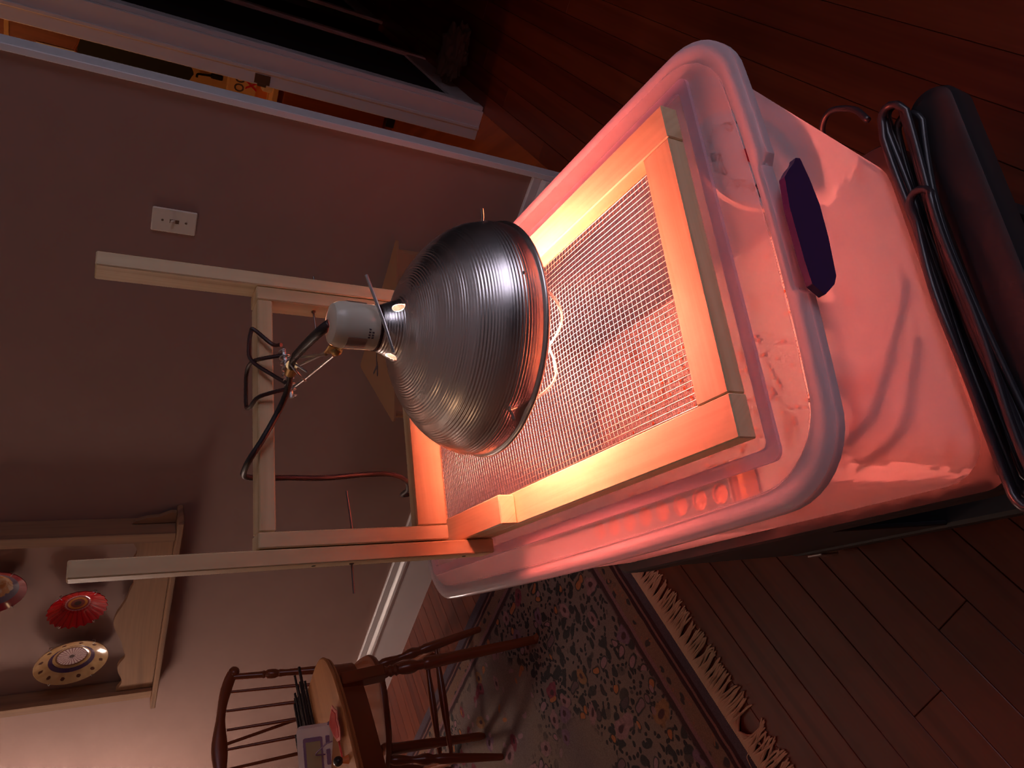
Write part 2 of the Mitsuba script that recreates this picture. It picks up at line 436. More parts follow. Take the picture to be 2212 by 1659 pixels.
part('jamb', cat([bx(PX0 - .004, PX1 + .004, 3.066, 3.086, 0.0, 2.10, .002)]), 'mat_trim', d1)
part('door_stop', bx(-0.662, -0.648, 3.060, 3.067, 0, 2.08, .002), 'mat_trim', d1)
part('casing', bx(PX1 + .002, PX1 + .022, 3.080, 3.150, 0, 2.14, .004), 'mat_trim', d1)
sp = part('strike_plate', cat([bx(-0.703, -0.668, 3.0630, 3.0662, 0.902, 0.960, .0008), bx(-0.713, -0.700, 3.0620, 3.0652, 0.914, 0.948, .001)]), 'mat_strike', d1, label='dark metal strike plate')
d2 = S('door_2', None, None, 'white door frame farther down the dark hall')
part('casing', bx(PX1 + .002, PX1 + .022, 3.955, 4.02, 0, 2.14, .004), 'mat_trim', d2)
part('jamb', bx(PX0, PX1 + .002, 4.018, 4.030, 0, 2.1, .002), 'mat_trim', d2)
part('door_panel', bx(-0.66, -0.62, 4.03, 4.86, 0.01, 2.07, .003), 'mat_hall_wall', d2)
part('casing', bx(PX1 + .002, PX1 + .022, 4.88, 4.95, 0, 2.14, .004), 'mat_trim', d2)

# window at the right, behind the frame's edge: the dusk outside lights the room
wn = S('window_1', None, None, 'window in the right wall with dusk light')
k = part('pane', bx(2.115, 2.119, .08, 1.22, 1.13, 2.32, .0005), 'mat_clear', wn)
scene[k]['emitter'] = {'type': 'area', 'radiance': rgb(*WINDOW)}
part('window_frame', cat([bx(2.085, 2.13, .02, .08, 1.07, 2.38), bx(2.085, 2.13, 1.22, 1.28, 1.07, 2.38), bx(2.085, 2.13, .08, 1.22, 1.07, 1.13), bx(2.085, 2.13, .08, 1.22, 2.32, 2.38)]), 'mat_trim', wn)
part('muntin', cat([bx(2.095, 2.114, .635, .665, 1.13, 2.32), bx(2.095, 2.114, .08, 1.22, 1.71, 1.74)]), 'mat_trim', wn)

# floor planks, each one its own piece (columns run towards the wall)
PW = 0.0852


def planks():
    first = -0.682
    i0, i1 = math.floor((-2.0 - first) / PW), math.ceil((0.55 - first) / PW)
    for i in range(i0, i1):
        x0, x1 = first + i * PW, first + (i + 1) * PW
        y = -0.25 - 0.9 * rng.uniform()
        end = 2.075 if x1 < CX - .05 else 6.9
        first_joint = True
        while y < end - 0.02:
            L = rng.uniform(1.25, 2.3)
            if i == -1 and first_joint:
                L = 0.4205 - y
            first_joint = False
            y1 = min(y + L, end)
            if y1 > -0.25 and not (x1 < -1.50 and y1 < 1.5):
                top = -0.0002 - 0.0004 * rng.uniform()
                m = bx(x0 + .0006, x1 - .0006, y + .0006, y1 - .0006, -0.0150, top, 0.0011)
                m, uv = grain_uv(m, (0, 1, 0), float(rng.uniform(0, 30)))
                part('plank', m, f'mat_floor_{rng.integers(0, 4)}', fl, uv=uv)
            y = y1


planks()
# planks left of the rug's fringe and between rug and wall
for i in range(-24, -15):
    x0 = -0.682 + i * PW
    m, uv = grain_uv(bx(x0 + .0006, x0 + PW - .0006, 1.2, 2.075, -0.015, -0.0003, .0011), (0, 1, 0), float(rng.uniform(0, 30)))
    part('plank', m, f'mat_floor_{rng.integers(0, 4)}', fl, uv=uv)
for i in range(-36, -24):
    x0 = -0.682 + i * PW
    m, uv = grain_uv(bx(x0 + .0006, x0 + PW - .0006, 1.2, 2.075, -0.015, -0.0003, .0011), (0, 1, 0), float(rng.uniform(0, 30)))
    part('plank', m, f'mat_floor_{rng.integers(0, 4)}', fl, uv=uv)

# ------------------------------------------------------------------ rug
rug = thing('rug', 'dark floral tapestry rug with a cream fringe on the plank floor', 'rug')
part('pile', bx(-3.9, -1.345, -0.6, 1.690, 0.0, 0.011, .003), 'mat_rug', rug)
fr = []
y = -0.58
while y < 1.685:
    x = -1.347
    L = 0.070 + 0.018 * rng.uniform()
    lean = rng.normal(0, 0.010) + 0.006
    if 0.555 < y < 0.60:                      # a gap where the strands are folded aside
        lean, L = (-0.03 if y < 0.58 else 0.03), 0.035
    p = [(x - .006, y, .0115), (x + .006, y + .001, .0125), (x + L * .45, y + lean * .4, .007 + .003 * rng.uniform()), (x + L * .8, y + lean * .8, .004), (x + L, y + lean + rng.normal(0, .003), .003)]
    fr.append(tube(smooth_path(p, 3), np.linspace(0.0038, 0.0018, 13), 5))
    fr.append(tube(smooth_path([np.add(q, (0, .0022 * (j % 2), .001 * (j % 3))) for j, q in enumerate(p)], 2), np.linspace(0.0034, 0.0014, 9), 4))
    y += 0.0042 + 0.0012 * rng.uniform()
k = part('fringe', cat(fr), 'mat_fringe', rug, smooth=True, label='cream fringe along the rug end')
labels[k]['kind'] = 'stuff'
k = part('loose_thread', tube(smooth_path([(-1.336, .545, .014), (-1.35, .53, .016), (-1.365, .525, .014), (-1.372, .500, .013)], 6), .0012, 5), 'mat_fringe', rug, smooth=True)

# ------------------------------------------------------------------ the tote's own axes: e along, n across (to the right seen from its near end)
YW = -0.60135956
E3 = np.array([math.cos(YW), math.sin(YW), 0])
N3 = np.array([-math.sin(YW), math.cos(YW), 0])
Z3 = np.array([0, 0, 1.0])
O3 = np.array([-0.4262516, 0.66015136, 0])


def W(e, n, z):
    return O3 + e * E3 + n * N3 + np.array([0, 0, z])


def Wp(pts):
    return np.array([W(*p) for p in pts])


def tb(e0, e1, n0, n1, z0, z1, b=0.001):
    m = hullbox(e1 - e0, n1 - n0, z1 - z0, b)
    return placed(m, W((e0 + e1) / 2, (n0 + n1) / 2, (z0 + z1) / 2), E3, N3, Z3)


ZB = 0.585


def rrect(hx, hy, rad, z, bow=0.0, K=7, M=14):
    """Rounded rectangle loop in tote axes with the sides bowed outwards."""
    pts = []
    rad = min(rad, hx * .98, hy * .98)
    corners = [(hx - rad, hy - rad, 0), (-hx + rad, hy - rad, 90), (-hx + rad, -hy + rad, 180), (hx - rad, -hy + rad, 270)]
    for c, (cx, cy, a0) in enumerate(corners):
        for k_ in range(K):
            a = math.radians(a0 + 90 * k_ / (K - 1))
            pts.append((cx + rad * math.cos(a), cy + rad * math.sin(a)))
        nx, ny, na = corners[(c + 1) % 4]
        p0 = np.array(pts[-1])
        a = math.radians(na)
        p1 = np.array((nx + rad * math.cos(a), ny + rad * math.sin(a)))
        for k_ in range(1, M):
            s = k_ / M
            q = p0 + (p1 - p0) * s
            o = bow * 4 * s * (1 - s)
            q = q + (np.array([0, 1.0]) if c == 0 else np.array([-1.0, 0]) if c == 1 else np.array([0, -1.0]) if c == 2 else np.array([1.0, 0])) * o
            pts.append(tuple(q))
    return np.array([(x, y_, z) for x, y_ in pts])


def loft(rings, close_first=False, closed_loop=False):
    n = len(rings[0])
    v = np.vstack(rings)
    f = []
    R = len(rings)
    for i in range(R if closed_loop else R - 1):
        i2 = (i + 1) % R
        for j in range(n):
            k_ = (j + 1) % n
            f += [(i * n + j, i * n + k_, i2 * n + k_), (i * n + j, i2 * n + k_, i2 * n + j)]
    if close_first:
        v = np.vstack([v, rings[0].mean(0)])
        for j in range(n):
            f.append((len(v) - 1, (j + 1) % n, j))
    m = trimesh.Trimesh(v, f, process=False)
    m.vertices = O3 + np.asarray(m.vertices) @ np.array([E3, N3, Z3])
    return m


def wall_half(z):
    t = np.clip((z - 0.600) / (0.912 - 0.600), 0, 1)
    return 0.332 + t * 0.048, 0.207 + t * 0.011, 0.0055 * t


tote = thing('storage_tote', 'large translucent plastic storage tote glowing pink on the black cart', 'storage tote')
body = [rrect(.30, .175, .05, ZB), rrect(.318, .193, .05, ZB), rrect(.327, .202, .05, ZB + .004), rrect(.332, .207, .05, ZB + .015)]
for z in np.linspace(.62, .912, 8):
    hx, hy, bw = wall_half(z)
    body.append(rrect(hx, hy, .05 + .020 * (z - .6) / .3, z, bw))
part('body', loft(body, True), 'mat_tote', tote, smooth=30)


def handle_dip(r, amount, drop=0.0):
    r = r.copy()
    for i, (e, n, z) in enumerate(r):
        if abs(e) > .30 and -.065 < n < .062:
            r[i, 0] -= math.copysign(amount, e)
            r[i, 2] -= drop
    return r


rim = []
for hx, hy, z, dip in ((.3760, .2140, .908, 0), (.3765, .2145, .9235, 0), (.3795, .2175, .9290, 0), (.3860, .2245, .9305, .001), (.3920, .2310, .9295, .004), (.3955, .2350, .9260, .007), (.3958, .2353, .9160, .007),
                       (.3942, .2337, .9160, .006), (.3935, .2330, .9240, .005), (.3860, .2245, .9285, .001), (.3782, .2160, .9230, 0), (.3780, .2158, .908, 0)):
    rim.append(handle_dip(rrect(hx, hy, .074, z, .0050, K=11, M=40), dip, .35 * dip))
part('rim', loft(rim, closed_loop=True), 'mat_rim', tote, smooth=40, label='rounded frosted rim')
# latches hanging open at both ends
LP = [(.030, .926), (.040, .917), (.048, .908), (.0545, .9035), (.0555, .899), (.036, .8945), (.011, .8915), (-.022, .8935), (-.058, .899), (-.066, .9045), (-.077, .920), (-.070, .931), (-.05, .932), (.0, .931)]
lt = prism(Polygon(LP).buffer(.0015), .006, W(.4045, 0, 0), N3, Z3)
part('latch', lt, 'mat_latch', tote, label='dark purple latch hanging from the near end')
lt2 = prism(Polygon([(-a, b) for a, b in LP]).buffer(.0015), .006, W(-.4045, 0, 0), -N3, Z3)
part('latch', lt2, 'mat_latch', tote)

# the clear lid with its middle cut out
FE0, FE1, FN = -0.330, 0.321, 0.171           # the screen frame's outline
ZL = 0.9300
lid = thing('tote_lid', 'clear plastic lid with its middle cut out, under the wooden screen frame', 'lid')
outer = Polygon([(p[0], p[1]) for p in rrect(.3785, .2165, .068, 0, .005)])
hole = sbox(FE0 + .034, -FN + .034, FE1 - .034, FN - .034)
part('sheet', prism(outer.difference(hole), .0012, W(0, 0, ZL), E3, N3), 'mat_lid', lid)
rd = sbox(FE0 - .020, -FN - .014, FE1 + .012, FN + .014).buffer(.010).difference(sbox(FE0 - .012, -FN - .006, FE1 + .005, FN + .006).buffer(.006))
part('ridge', prism(rd, .0040, W(0, 0, ZL + .0012), E3, N3), 'mat_ridge', lid, label='raised ridge around the frame')

# ------------------------------------------------------------------ what is in the tote
def wall_r(z):
    return .05 + .020 * max(0.0, min(1.0, (z - .6) / .3))


def on_end_wall(n, z, off):
    hx, hy, bw = wall_half(z)
    hx, hy, r_ = hx - off, hy - off, wall_r(z) - off
    k_ = max(0.0, abs(n) - (hy - r_))
    u = min(1.0, abs(n) / (hy - r_))
    return hx - r_ + math.sqrt(max(0.0, r_ * r_ - k_ * k_)) + bw * (1 - u * u)


def on_side_wall(e, z, off):
    hx, hy, bw = wall_half(z)
    hx, hy, r_ = hx - off, hy - off, wall_r(z) - off
    k_ = max(0.0, abs(e) - (hx - r_))
    u = min(1.0, abs(e) / (hx - r_))
    return -(hy - r_ + math.sqrt(max(0.0, r_ * r_ - k_ * k_)) + bw * (1 - u * u))


def sheet(poly, fn, step=.004, seed=0):
    """A paper sheet: a grid in 2-D kept inside the polygon with torn edges, laid in space by fn(a, b)."""
    from shapely import contains_xy
    x0, y0, x1, y1 = poly.bounds
    xs, ys = np.arange(x0, x1 + step, step), np.arange(y0, y1 + step, step)
    A, B = np.meshgrid(xs, ys, indexing='ij')
    jit = (meshkit.noise(np.stack([A * 60, B * 60, A * 0 + seed], -1)) - .5) * .010
    inside = contains_xy(poly, (A[:-1, :-1] + step / 2 + jit[:-1, :-1]).ravel(), (B[:-1, :-1] + step / 2 + jit[:-1, :-1]).ravel()).reshape(len(xs) - 1, len(ys) - 1)
    idx = np.arange(A.size).reshape(A.shape)
    i, j = np.nonzero(inside)
    q = np.stack([idx[i, j], idx[i + 1, j], idx[i + 1, j + 1], idx[i, j + 1]], 1)
    wav = (meshkit.fbm(np.stack([A * 25, B * 25, A * 0 + seed + 5], -1), 2) - .5) * .003
    v = fn(A.ravel(), B.ravel(), wav.ravel())
    uv = np.stack([A.ravel(), B.ravel()], 1)
    m = trimesh.Trimesh(v, np.vstack([q[:, [0, 1, 2]], q[:, [0, 2, 3]]]), process=False)
    used_v, inv = np.unique(m.faces, return_inverse=True)
    return trimesh.Trimesh(v[used_v], inv.reshape(-1, 3), process=False), uv[used_v]


LN = 'paper towels lining the tote'
m, uv = sheet(Polygon([(p[0], p[1]) for p in rrect(.318, .193, .04, 0)]), lambda a, b, w: np.array([W(x, y_, ZB + .004 + abs(t)) for x, y_, t in zip(a, b, w)]), seed=1)
k = part('paper_towel', m, 'mat_paper', None, smooth=True, uv=uv)
labels[k] = {'label': 'white paper towel spread over the floor of the tote under the wire screen', 'category': 'paper towel', 'group': LN}
poly = Polygon([(-.195, .600), (.170, .600), (.168, .672), (.154, .685), (.074, .782), (.040, .832), (.036, .874), (.028, .902), (.004, .898), (-.006, .86), (-.03, .872), (-.055, .850), (-.075, .905), (-.092, .872), (-.125, .880), (-.14, .903), (-.155, .870), (-.197, .888)])
m, uv = sheet(poly, lambda a, b, w: np.array([W(on_end_wall(x, z, .004 + abs(t)), x, z) for x, z, t in zip(a, b, w)]), seed=2)
k = part('paper_towel', m, 'mat_paper', None, smooth=True, uv=uv)
labels[k] = {'label': 'torn paper towel standing against the near end wall of the tote below the purple latch', 'category': 'paper towel', 'group': LN}
poly = Polygon([(.045, .600), (.30, .600), (.325, .88), (.26, .895), (.20, .87), (.12, .885), (.06, .83)])
m, uv = sheet(poly, lambda a, b, w: np.array([W(x, on_side_wall(x, z, .004 + abs(t)), z) for x, z, t in zip(a, b, w)]), seed=3)
k = part('paper_towel', m, 'mat_paper', None, smooth=True, uv=uv)
labels[k] = {'label': 'paper towel against the left side wall of the tote near its rounded front corner', 'category': 'paper towel', 'group': LN}

# thermometer dial on the inside of the end wall
dial = thing('dial_thermometer', 'round dial thermometer with a red needle behind the end wall of the tote', 'thermometer')
Dn, Dz = 0.122, 0.858
De = on_end_wall(Dn, Dz, .040)
dnorm = nrm(E3 * 0.96 + Z3 * 0.28)
dright = np.array(-N3)                    # seen from the front
dright = nrm(np.cross(Z3, dnorm))
dup = np.cross(dnorm, dright)
DC = W(De, Dn, Dz)
part('case', lathe([(0, -.008), (.056, -.008), (.060, -.005), (.060, .001), (.0575, .003), (.056, .0012), (0, .0012)], DC, dnorm, 64), 'mat_dial', dial, smooth=30)


def on_dial(mesh2d, ang=None, x=0, y_=0, h=.0016, rot=0):
    c, s = math.cos(rot), math.sin(rot)
    X = dright * c + dup * s
    Y = -dright * s + dup * c
    return placed(mesh2d, DC + dright * x + dup * y_ + dnorm * h, X, Y, dnorm)


tk = []
for i in range(61):
    a = math.radians(225 - i * 4.5)
    Lg = .006 if i % 5 == 0 else .003
    tk.append(on_dial(hullbox(Lg, .0006 if i % 5 else .0010, .0006, .0001), x=.044 * math.cos(a), y_=.044 * math.sin(a), rot=a))
k = part('scale', cat(tk), 'mat_ink', dial)
labels[k] = {'kind': 'stuff', 'label': 'fine ring of dark scale marks'}


def text(s, h):
    m_ = meshkit.text_mesh(s, h, depth=.0006, bold=True)
    b = m_.bounds
    m_.apply_translation([-(b[0][0] + b[1][0]) / 2, -(b[0][1] + b[1][1]) / 2, 0])
    return m_


for s, a, rr_ in (('60', 200, .036), ('40', 176, .036), ('20', 150, .036), ('0', 118, .037), ('20', 92, .037)):
    a_ = math.radians(a)
    part('numeral', on_dial(text(s, .0085), x=rr_ * math.cos(a_), y_=rr_ * math.sin(a_), rot=math.radians(90)), 'mat_ink', dial)
part('numeral', on_dial(text('C', .010), x=.040 * math.cos(math.radians(20)), y_=.040 * math.sin(math.radians(20)), rot=math.radians(90)), 'mat_ink', dial)
part('needle', on_dial(prism([(-.010, -.0022), (.012, -.0030), (.038, 0), (.012, .0030), (-.010, .0022)], .0012), h=.0030, rot=math.radians(212)), 'mat_needle', dial, label='red needle')
part('hub', lathe([(0, .0056), (.004, .0056), (.0045, .004), (.0045, .001)], DC, dnorm, 20), 'mat_needle', dial)

# feeder along the left wall
fd = thing('chick_feeder', 'long low feeder with a row of round holes along the left wall of the tote', 'feeder')
part('trough', tb(-.31, .025, -.188, -.112, ZB + .006, ZB + .045, .006), 'mat_orange', fd)
top = sbox(-.305, -.182, .020, -.118)
for i in range(8):
    from shapely.geometry import Point
    top = top.difference(Point(-.285 + i * .041, -.150).buffer(.015, 10))
part('cover', prism(top, .004, W(0, 0, ZB + .062), E3, N3), 'mat_steel', fd, label='metal cover with round holes')
part('feed', tb(-.305, .020, -.183, -.117, ZB + .040, ZB + .058, .005), 'mat_crumb', fd)
cr = []
for i in range(420):
    e, n = (rng.normal(.02, .13), rng.normal(-.02, .08))
    if abs(e) < .30 and -.10 < n < .17:
        cr.append(sphere(W(e, n, ZB + .0095), .0014 + .0018 * rng.uniform(), 0, (1.3, 1, .7)))
k = part('feed_crumbs', cat(cr), 'mat_crumb')
labels[k] = {'label': 'reddish feed crumbs scattered over the paper towel in the tote', 'category': 'feed crumbs', 'kind': 'stuff'}
for (a, b, lab) in (((.006, .662), (-.180, .872), 'upper of two slim pale rods leaning inside the near end of the tote'), ((-.066, .686), (-.196, .846), 'lower of two slim pale rods leaning inside the near end of the tote')):
    P0, P1 = W(on_end_wall(a[0], a[1], .012), *a), W(on_end_wall(b[0], b[1], .012), *b)
    rd_ = thing('perch_rod', lab, 'rod', 'rods in the tote')
    part('rod', tube([P0, (P0 + P1) / 2, P1], .0048, 10), 'mat_rod', rd_, smooth=40)
    part('end_cap', tube([P0 - .006 * nrm(P1 - P0), P0 + .004 * nrm(P1 - P0)], .0054, 10), 'mat_dark_steel', rd_, smooth=40)

# ------------------------------------------------------------------ screen frame and lamp bracket
ZF0, ZF1 = 0.9314, 0.9520
sf = thing('screen_frame', 'pine frame with wire mesh lying on the tote under the heat lamp', 'screen frame')
board('rail', tb(FE0, FE1, -FN, -FN + .040, ZF0, ZF1, .0012), 'mat_pine_0', E3, sf, label='left rail of the frame')
board('rail', tb(FE0, FE1, FN - .038, FN, ZF0, ZF1, .0012), 'mat_pine_knot', E3, sf, label='right rail with a dark streak')
board('rail', tb(FE1 - .0395, FE1 - .0005, -FN + .0405, FN - .0385, ZF0, ZF1, .0012), 'mat_pine_1', N3, sf)
board('rail', tb(FE0, FE0 + .038, -FN + .0405, FN - .0385, ZF0, ZF1, .0012), 'mat_pine_2', N3, sf)
board('block', tb(-.235, -.052, -FN, -FN + .037, ZF1 + .0003, ZF1 + .0235, .0015), 'mat_pine_2', E3, sf)
board('block', tb(-.235, -.052, FN - .037, FN, ZF1 + .0003, ZF1 + .0235, .0015), 'mat_pine_1', E3, sf)


def mesh_z(e, n):
    s, t = np.clip((e + .30) / .59, 0, 1), np.clip((n + .14) / .28, 0, 1)
    b = .010 * np.sin(np.pi * s) * np.sin(np.pi * t) + .0045 * np.sin(np.pi * t) * np.sin(2.6 * np.pi * s + 1.0 + 2 * n) * np.sin(np.pi * s)
    return .9335 + b


wires = []
ee, nn = np.linspace(-.297, .288, 64), np.linspace(-.138, .138, 36)
for n in np.arange(-.1365, .138, .00635):
    wires.append(tube(Wp([(e, n, mesh_z(e, n) + .0003) for e in ee]), .00052, 4, caps=False))
for e in np.arange(-.296, .288, .00635):
    wires.append(tube(Wp([(e, n, mesh_z(e, n) - .0003) for n in nn]), .00052, 4, caps=False))
k = part('wire_mesh', cat(wires), 'mat_steel', sf, smooth=True, label='fine square wire mesh')
labels[k]['kind'] = 'stuff'

ls = thing('lamp_bracket', 'upright pine bracket of strips standing on the tote, holding the heat lamp', 'lamp bracket')
PE0, PE1 = -.190, -.152
board('post', tb(PE0, PE1, -.1915, -.1722, .9345, 1.431, .0015), 'mat_pine_0', Z3, ls, label='left post')
board('post', tb(PE0, PE1, .1722, .1915, .9345, 1.426, .0015), 'mat_pine_1', Z3, ls, label='right post')
board('upright', tb(PE0, PE1, -.1705, -.1515, 1.000, 1.2425, .0015), 'mat_pine_2', Z3, ls)
board('upright', tb(PE0, PE1, .1515, .1705, 1.000, 1.2425, .0015), 'mat_pine_0', Z3, ls)
board('crossbar', tb(PE0, PE1, -.1510, .1510, 1.2225, 1.2415, .0015), 'mat_pine_2', N3, ls, label='top bar gripped by the lamp clamp')
board('crossbar', tb(PE0 + .018, PE1, -.1510, .1510, 1.001, 1.044, .0015), 'mat_pine_0', N3, ls, label='low bar behind the lamp')
for a, b, nm in (((-.17, .1510, 1.164), (-.17, .108, 1.160), 'nail'), ((-.17, -.1515, 1.125), (-.17, -.100, 1.130), 'nail'), ((-.17, -.1915, 1.128), (-.17, -.228, 1.127), 'nail'), ((-.17, .1915, 1.160), (-.17, .205, 1.162), 'nail')):
    P0, P1 = W(*a), W(*b)
    part(nm, cat([tube([P0, P1], .0014, 8), tube([P0, P0 + .0015 * nrm(P1 - P0)], .0030, 8)]), 'mat_dark_steel', ls)
for zz in (.972, 1.175):
    part('nail_hole', tube([W(-.171, -.1921, zz), W(-.171, -.1880, zz)], .0024, 10), 'mat_black', ls)

# ------------------------------------------------------------------ heat lamp
LE, LNn, LZ = 0.070, 0.018, 1.036
hl = thing('heat_lamp', 'clamp heat lamp with a ribbed aluminium reflector and red bulb over the screen', 'heat lamp')
LC = W(LE, LNn, LZ)
key = np.array([(0.1300, 0.004), (.1305, .020), (.1265, .036), (.1180, .052), (.1050, .068), (.0880, .0825), (.0690, .0945), (.0500, .1035), (.0370, .1085), (.0330, .1110), (.0300, .1165), (.0262, .1250), (.0238, .1320)])
t_ = np.r_[0, np.cumsum(np.linalg.norm(np.diff(key, axis=0), axis=1))]
from scipy.interpolate import CubicSpline, PchipInterpolator
cs = PchipInterpolator(t_, key)
ts = np.linspace(0, t_[-1], 330)
pp = cs(ts)
tg = np.gradient(pp, axis=0)
tg /= np.linalg.norm(tg, axis=1, keepdims=True)
nr = np.stack([tg[:, 1], -tg[:, 0]], 1)
nr[nr[:, 0] < 0] *= 1
amp = 0.00024 * np.clip((ts - .006) / .01, 0, 1) * (0.55 + 0.45 * np.sin(ts * 260 + np.sin(ts * 71) * 2))
rip = amp * np.sin(2 * np.pi * ts / 0.0031 + 1.3 * np.sin(ts * 150))
outp = pp + nr * rip[:, None]
inp = pp - nr * .0009
bead = [(.1300 + .0030 * math.cos(a) + .0005, .0020 + .0030 * math.sin(a)) for a in np.linspace(math.radians(-120), math.radians(70), 10)]
prof = np.vstack([[(.1282, .003)], bead, outp[3:], inp[::-1][:-3], [(.1282, .003)]])
dome = lathe(prof, LC, (0, 0, 1), 144)
# small pinched dents near the rim, where the guard is pushed through
for ang_dent, hgt in ((-58, .014), (62, .022), (190, .018)):
    a = math.radians(ang_dent)
    dv = nrm(E3 * math.cos(a) + N3 * math.sin(a))
    v = np.asarray(dome.vertices)
    q = v - (LC + dv * .130 + np.array([0, 0, hgt]))
    tang = np.cross([0, 0, 1], dv)
    g = np.exp(-((q @ tang) / .011) ** 2 - (q[:, 2] / .012) ** 2 - ((q @ dv) / .04) ** 2)
    dome.vertices = v - np.outer(g * .0035, dv)
# vent holes through the neck
try:
    import manifold3d as m3
    def mani(t):
        return m3.Manifold(m3.Mesh(np.asarray(t.vertices, np.float32), np.asarray(t.faces, np.uint32)))
    mg = trimesh.Trimesh(dome.vertices, dome.faces, process=True)
    mm = mani(mg)
    for ang_v in (25, 145, 265):
        a = math.radians(ang_v)
        dv = nrm(E3 * math.cos(a) + N3 * math.sin(a))
        c0 = LC + np.array([0, 0, .1155])
        cyl = trimesh.creation.cylinder(.0060, .06, sections=16)
        cyl = placed(cyl, c0 + dv * .04, np.cross([0, 0, 1.0], dv), (0, 0, 1.0), dv)
        if not cyl.is_volume or cyl.volume < 0:
            cyl.invert()
        mm = mm - mani(cyl)
    if mm.num_tri() > 1000:
        o = mm.to_mesh()
        dome = trimesh.Trimesh(o.vert_properties[:, :3], o.tri_verts, process=False)
except Exception:
    pass
part('reflector', dome, 'mat_aluminium', hl, smooth=35, label='ribbed aluminium reflector')
# bulb
bz = .034
bulb = lathe([(0, bz - .054), (.018, bz - .052), (.034, bz - .045), (.047, bz - .032), (.0545, bz - .014), (.056, bz + .002), (.052, bz + .018), (.042, bz + .036), (.030, bz + .052), (.021, bz + .066), (.018, bz + .082), (.018, bz + .092), (0, bz + .092)][::-1], LC + np.array([0, 0, .006]), (0, 0, 1), 40)
k = part('bulb', bulb, 'mat_needle', hl, smooth=40, label='glowing red heat bulb')
scene[k]['emitter'] = {'type': 'area', 'radiance': rgb(*BULB)}
# porcelain socket
sp_ = [(0.0230, .1315), (.0237, .134), (.0240, .150), (.0243, .166), (.0232, .1735), (.0205, .1785), (.0150, .1805), (.006, .1810), (0, .1810)]
part('socket', lathe(sp_, LC, (0, 0, 1), 48), 'mat_porcelain', hl, smooth=40, label='cream porcelain socket')
part('socket_collar', lathe([(.0232, .1295), (.0246, .1300), (.0246, .1328), (.0232, .1335)], LC, (0, 0, 1), 48), 'mat_vinyl', hl, smooth=40)


def around(aw, ah, rad, ang, z, th):
    """A small curved tab on the socket: aw wide, ah high."""
    out = []
    for s in np.linspace(-1, 1, 9):
        a = math.radians(ang) + s * aw / 2 / rad
        for zz in (-ah / 2, ah / 2):
            for r_ in (rad, rad + th):
                dv = E3 * math.cos(a) + N3 * math.sin(a)
                out.append(LC + dv * r_ + np.array([0, 0, z + zz]))
    return trimesh.convex.convex_hull(np.array(out))


part('socket_clip', around(.015, .020, .0235, 68, .155, .0016), 'mat_steel', hl, smooth=30, label='metal clip on the right of the socket')
part('socket_clip', around(.017, .020, .0235, -75, .156, .0016), 'mat_steel', hl, smooth=30)
for i, zz in enumerate((.141, .1445)):
    for j in range(3 + i):
        a = math.radians(-52 + 7 * j)
        dv = E3 * math.cos(a) + N3 * math.sin(a)
        tg_ = np.cross([0, 0, 1.0], dv)
        part('print_mark', placed(hullbox(.0017, .0022, .0004, .0001), LC + dv * .0241 + np.array([0, 0, zz]), tg_, (0, 0, 1.0), dv), 'mat_ink', hl)
# guard: two crossing wire hoops under the reflector, their ends pushed out through the rim
for ang in (-62, 12):
    a = math.radians(ang)
    dv = E3 * math.cos(a) + N3 * math.sin(a)
    off = np.cross([0, 0, 1.0], dv) * (.012 if ang < 0 else -.014)
    pts = []
    for s in np.linspace(-1.03, 1.03, 45):
        pts.append(LC + off + dv * s * .126 + np.array([0, 0, -.070 + .086 * abs(s) ** 3.2]))
    part('guard_wire', tube(pts, .0017, 8), 'mat_steel', hl, smooth=40)
for ang in (-58, 62, 190):
    a = math.radians(ang)
    dv = E3 * math.cos(a) + N3 * math.sin(a)
    b0 = LC + dv * .122 + np.array([0, 0, .022])
    part('guard_pin', tube([b0, b0 + dv * .012, b0 + dv * .021 + np.array([0, 0, .002])], .0017, 8), 'mat_steel', hl, smooth=40)
part('bail_rod', tube(Wp([(.100, -.022, 1.1615), (.104, .012, 1.172), (.107, .058, 1.1875)]), .0018, 8), 'mat_steel', hl, smooth=40, label='thin steel rod across the neck')
# clamp
cl = part('clamp', tube(Wp([(-.128, .072, 1.2155), (-.128, .040, 1.2110), (-.128, .008, 1.2065)]), .0030, 8), 'mat_steel', hl, smooth=40, label='spring wire clamp')
sp_pts = [W(-.128 + .0062 * math.cos(u), .070 - .060 * u / (16 * math.pi), 1.2150 - .0085 * u / (16 * math.pi) + .0062 * math.sin(u)) for u in np.linspace(0, 16 * math.pi, 200)]
part('spring', tube(sp_pts, .0011, 6), 'mat_steel', cl, smooth=True)
J1 = [(-.128, .078, 1.218), (-.140, .083, 1.226), (-.144, .103, 1.2475), (-.147, .101, 1.2505), (-.150, .084, 1.2525), (-.148, .062, 1.2500), (-.140, .041, 1.226), (-.128, .026, 1.211)]
J2 = [(-.128, .065, 1.213), (-.143, .062, 1.2430), (-.170, .066, 1.2480), (-.193, .060, 1.2480), (-.196, .042, 1.2480), (-.194, .017, 1.2480), (-.170, .008, 1.2480), (-.146, .012, 1.2440), (-.140, .017, 1.230), (-.128, .020, 1.210)]
part('jaw', tube(smooth_path(Wp(J1), 5), .0026, 8), 'mat_vinyl', cl, smooth=40, label='black coated jaw loop')
part('jaw', tube(smooth_path(Wp(J2), 5), .0026, 8), 'mat_vinyl', cl, smooth=40)
for A in ([(-.130, .045, 1.2110), (-.06, .026, 1.2100), (.040, .002, 1.2060)], [(-.130, .020, 1.2070), (-.06, .009, 1.2060), (.040, -.004, 1.2040)], [(-.120, .056, 1.2120), (-.06, .034, 1.2120), (.034, -.001, 1.2100)]):
    part('clamp_arm', tube(smooth_path(Wp(A), 5), .0017, 8), 'mat_steel', cl, smooth=40)
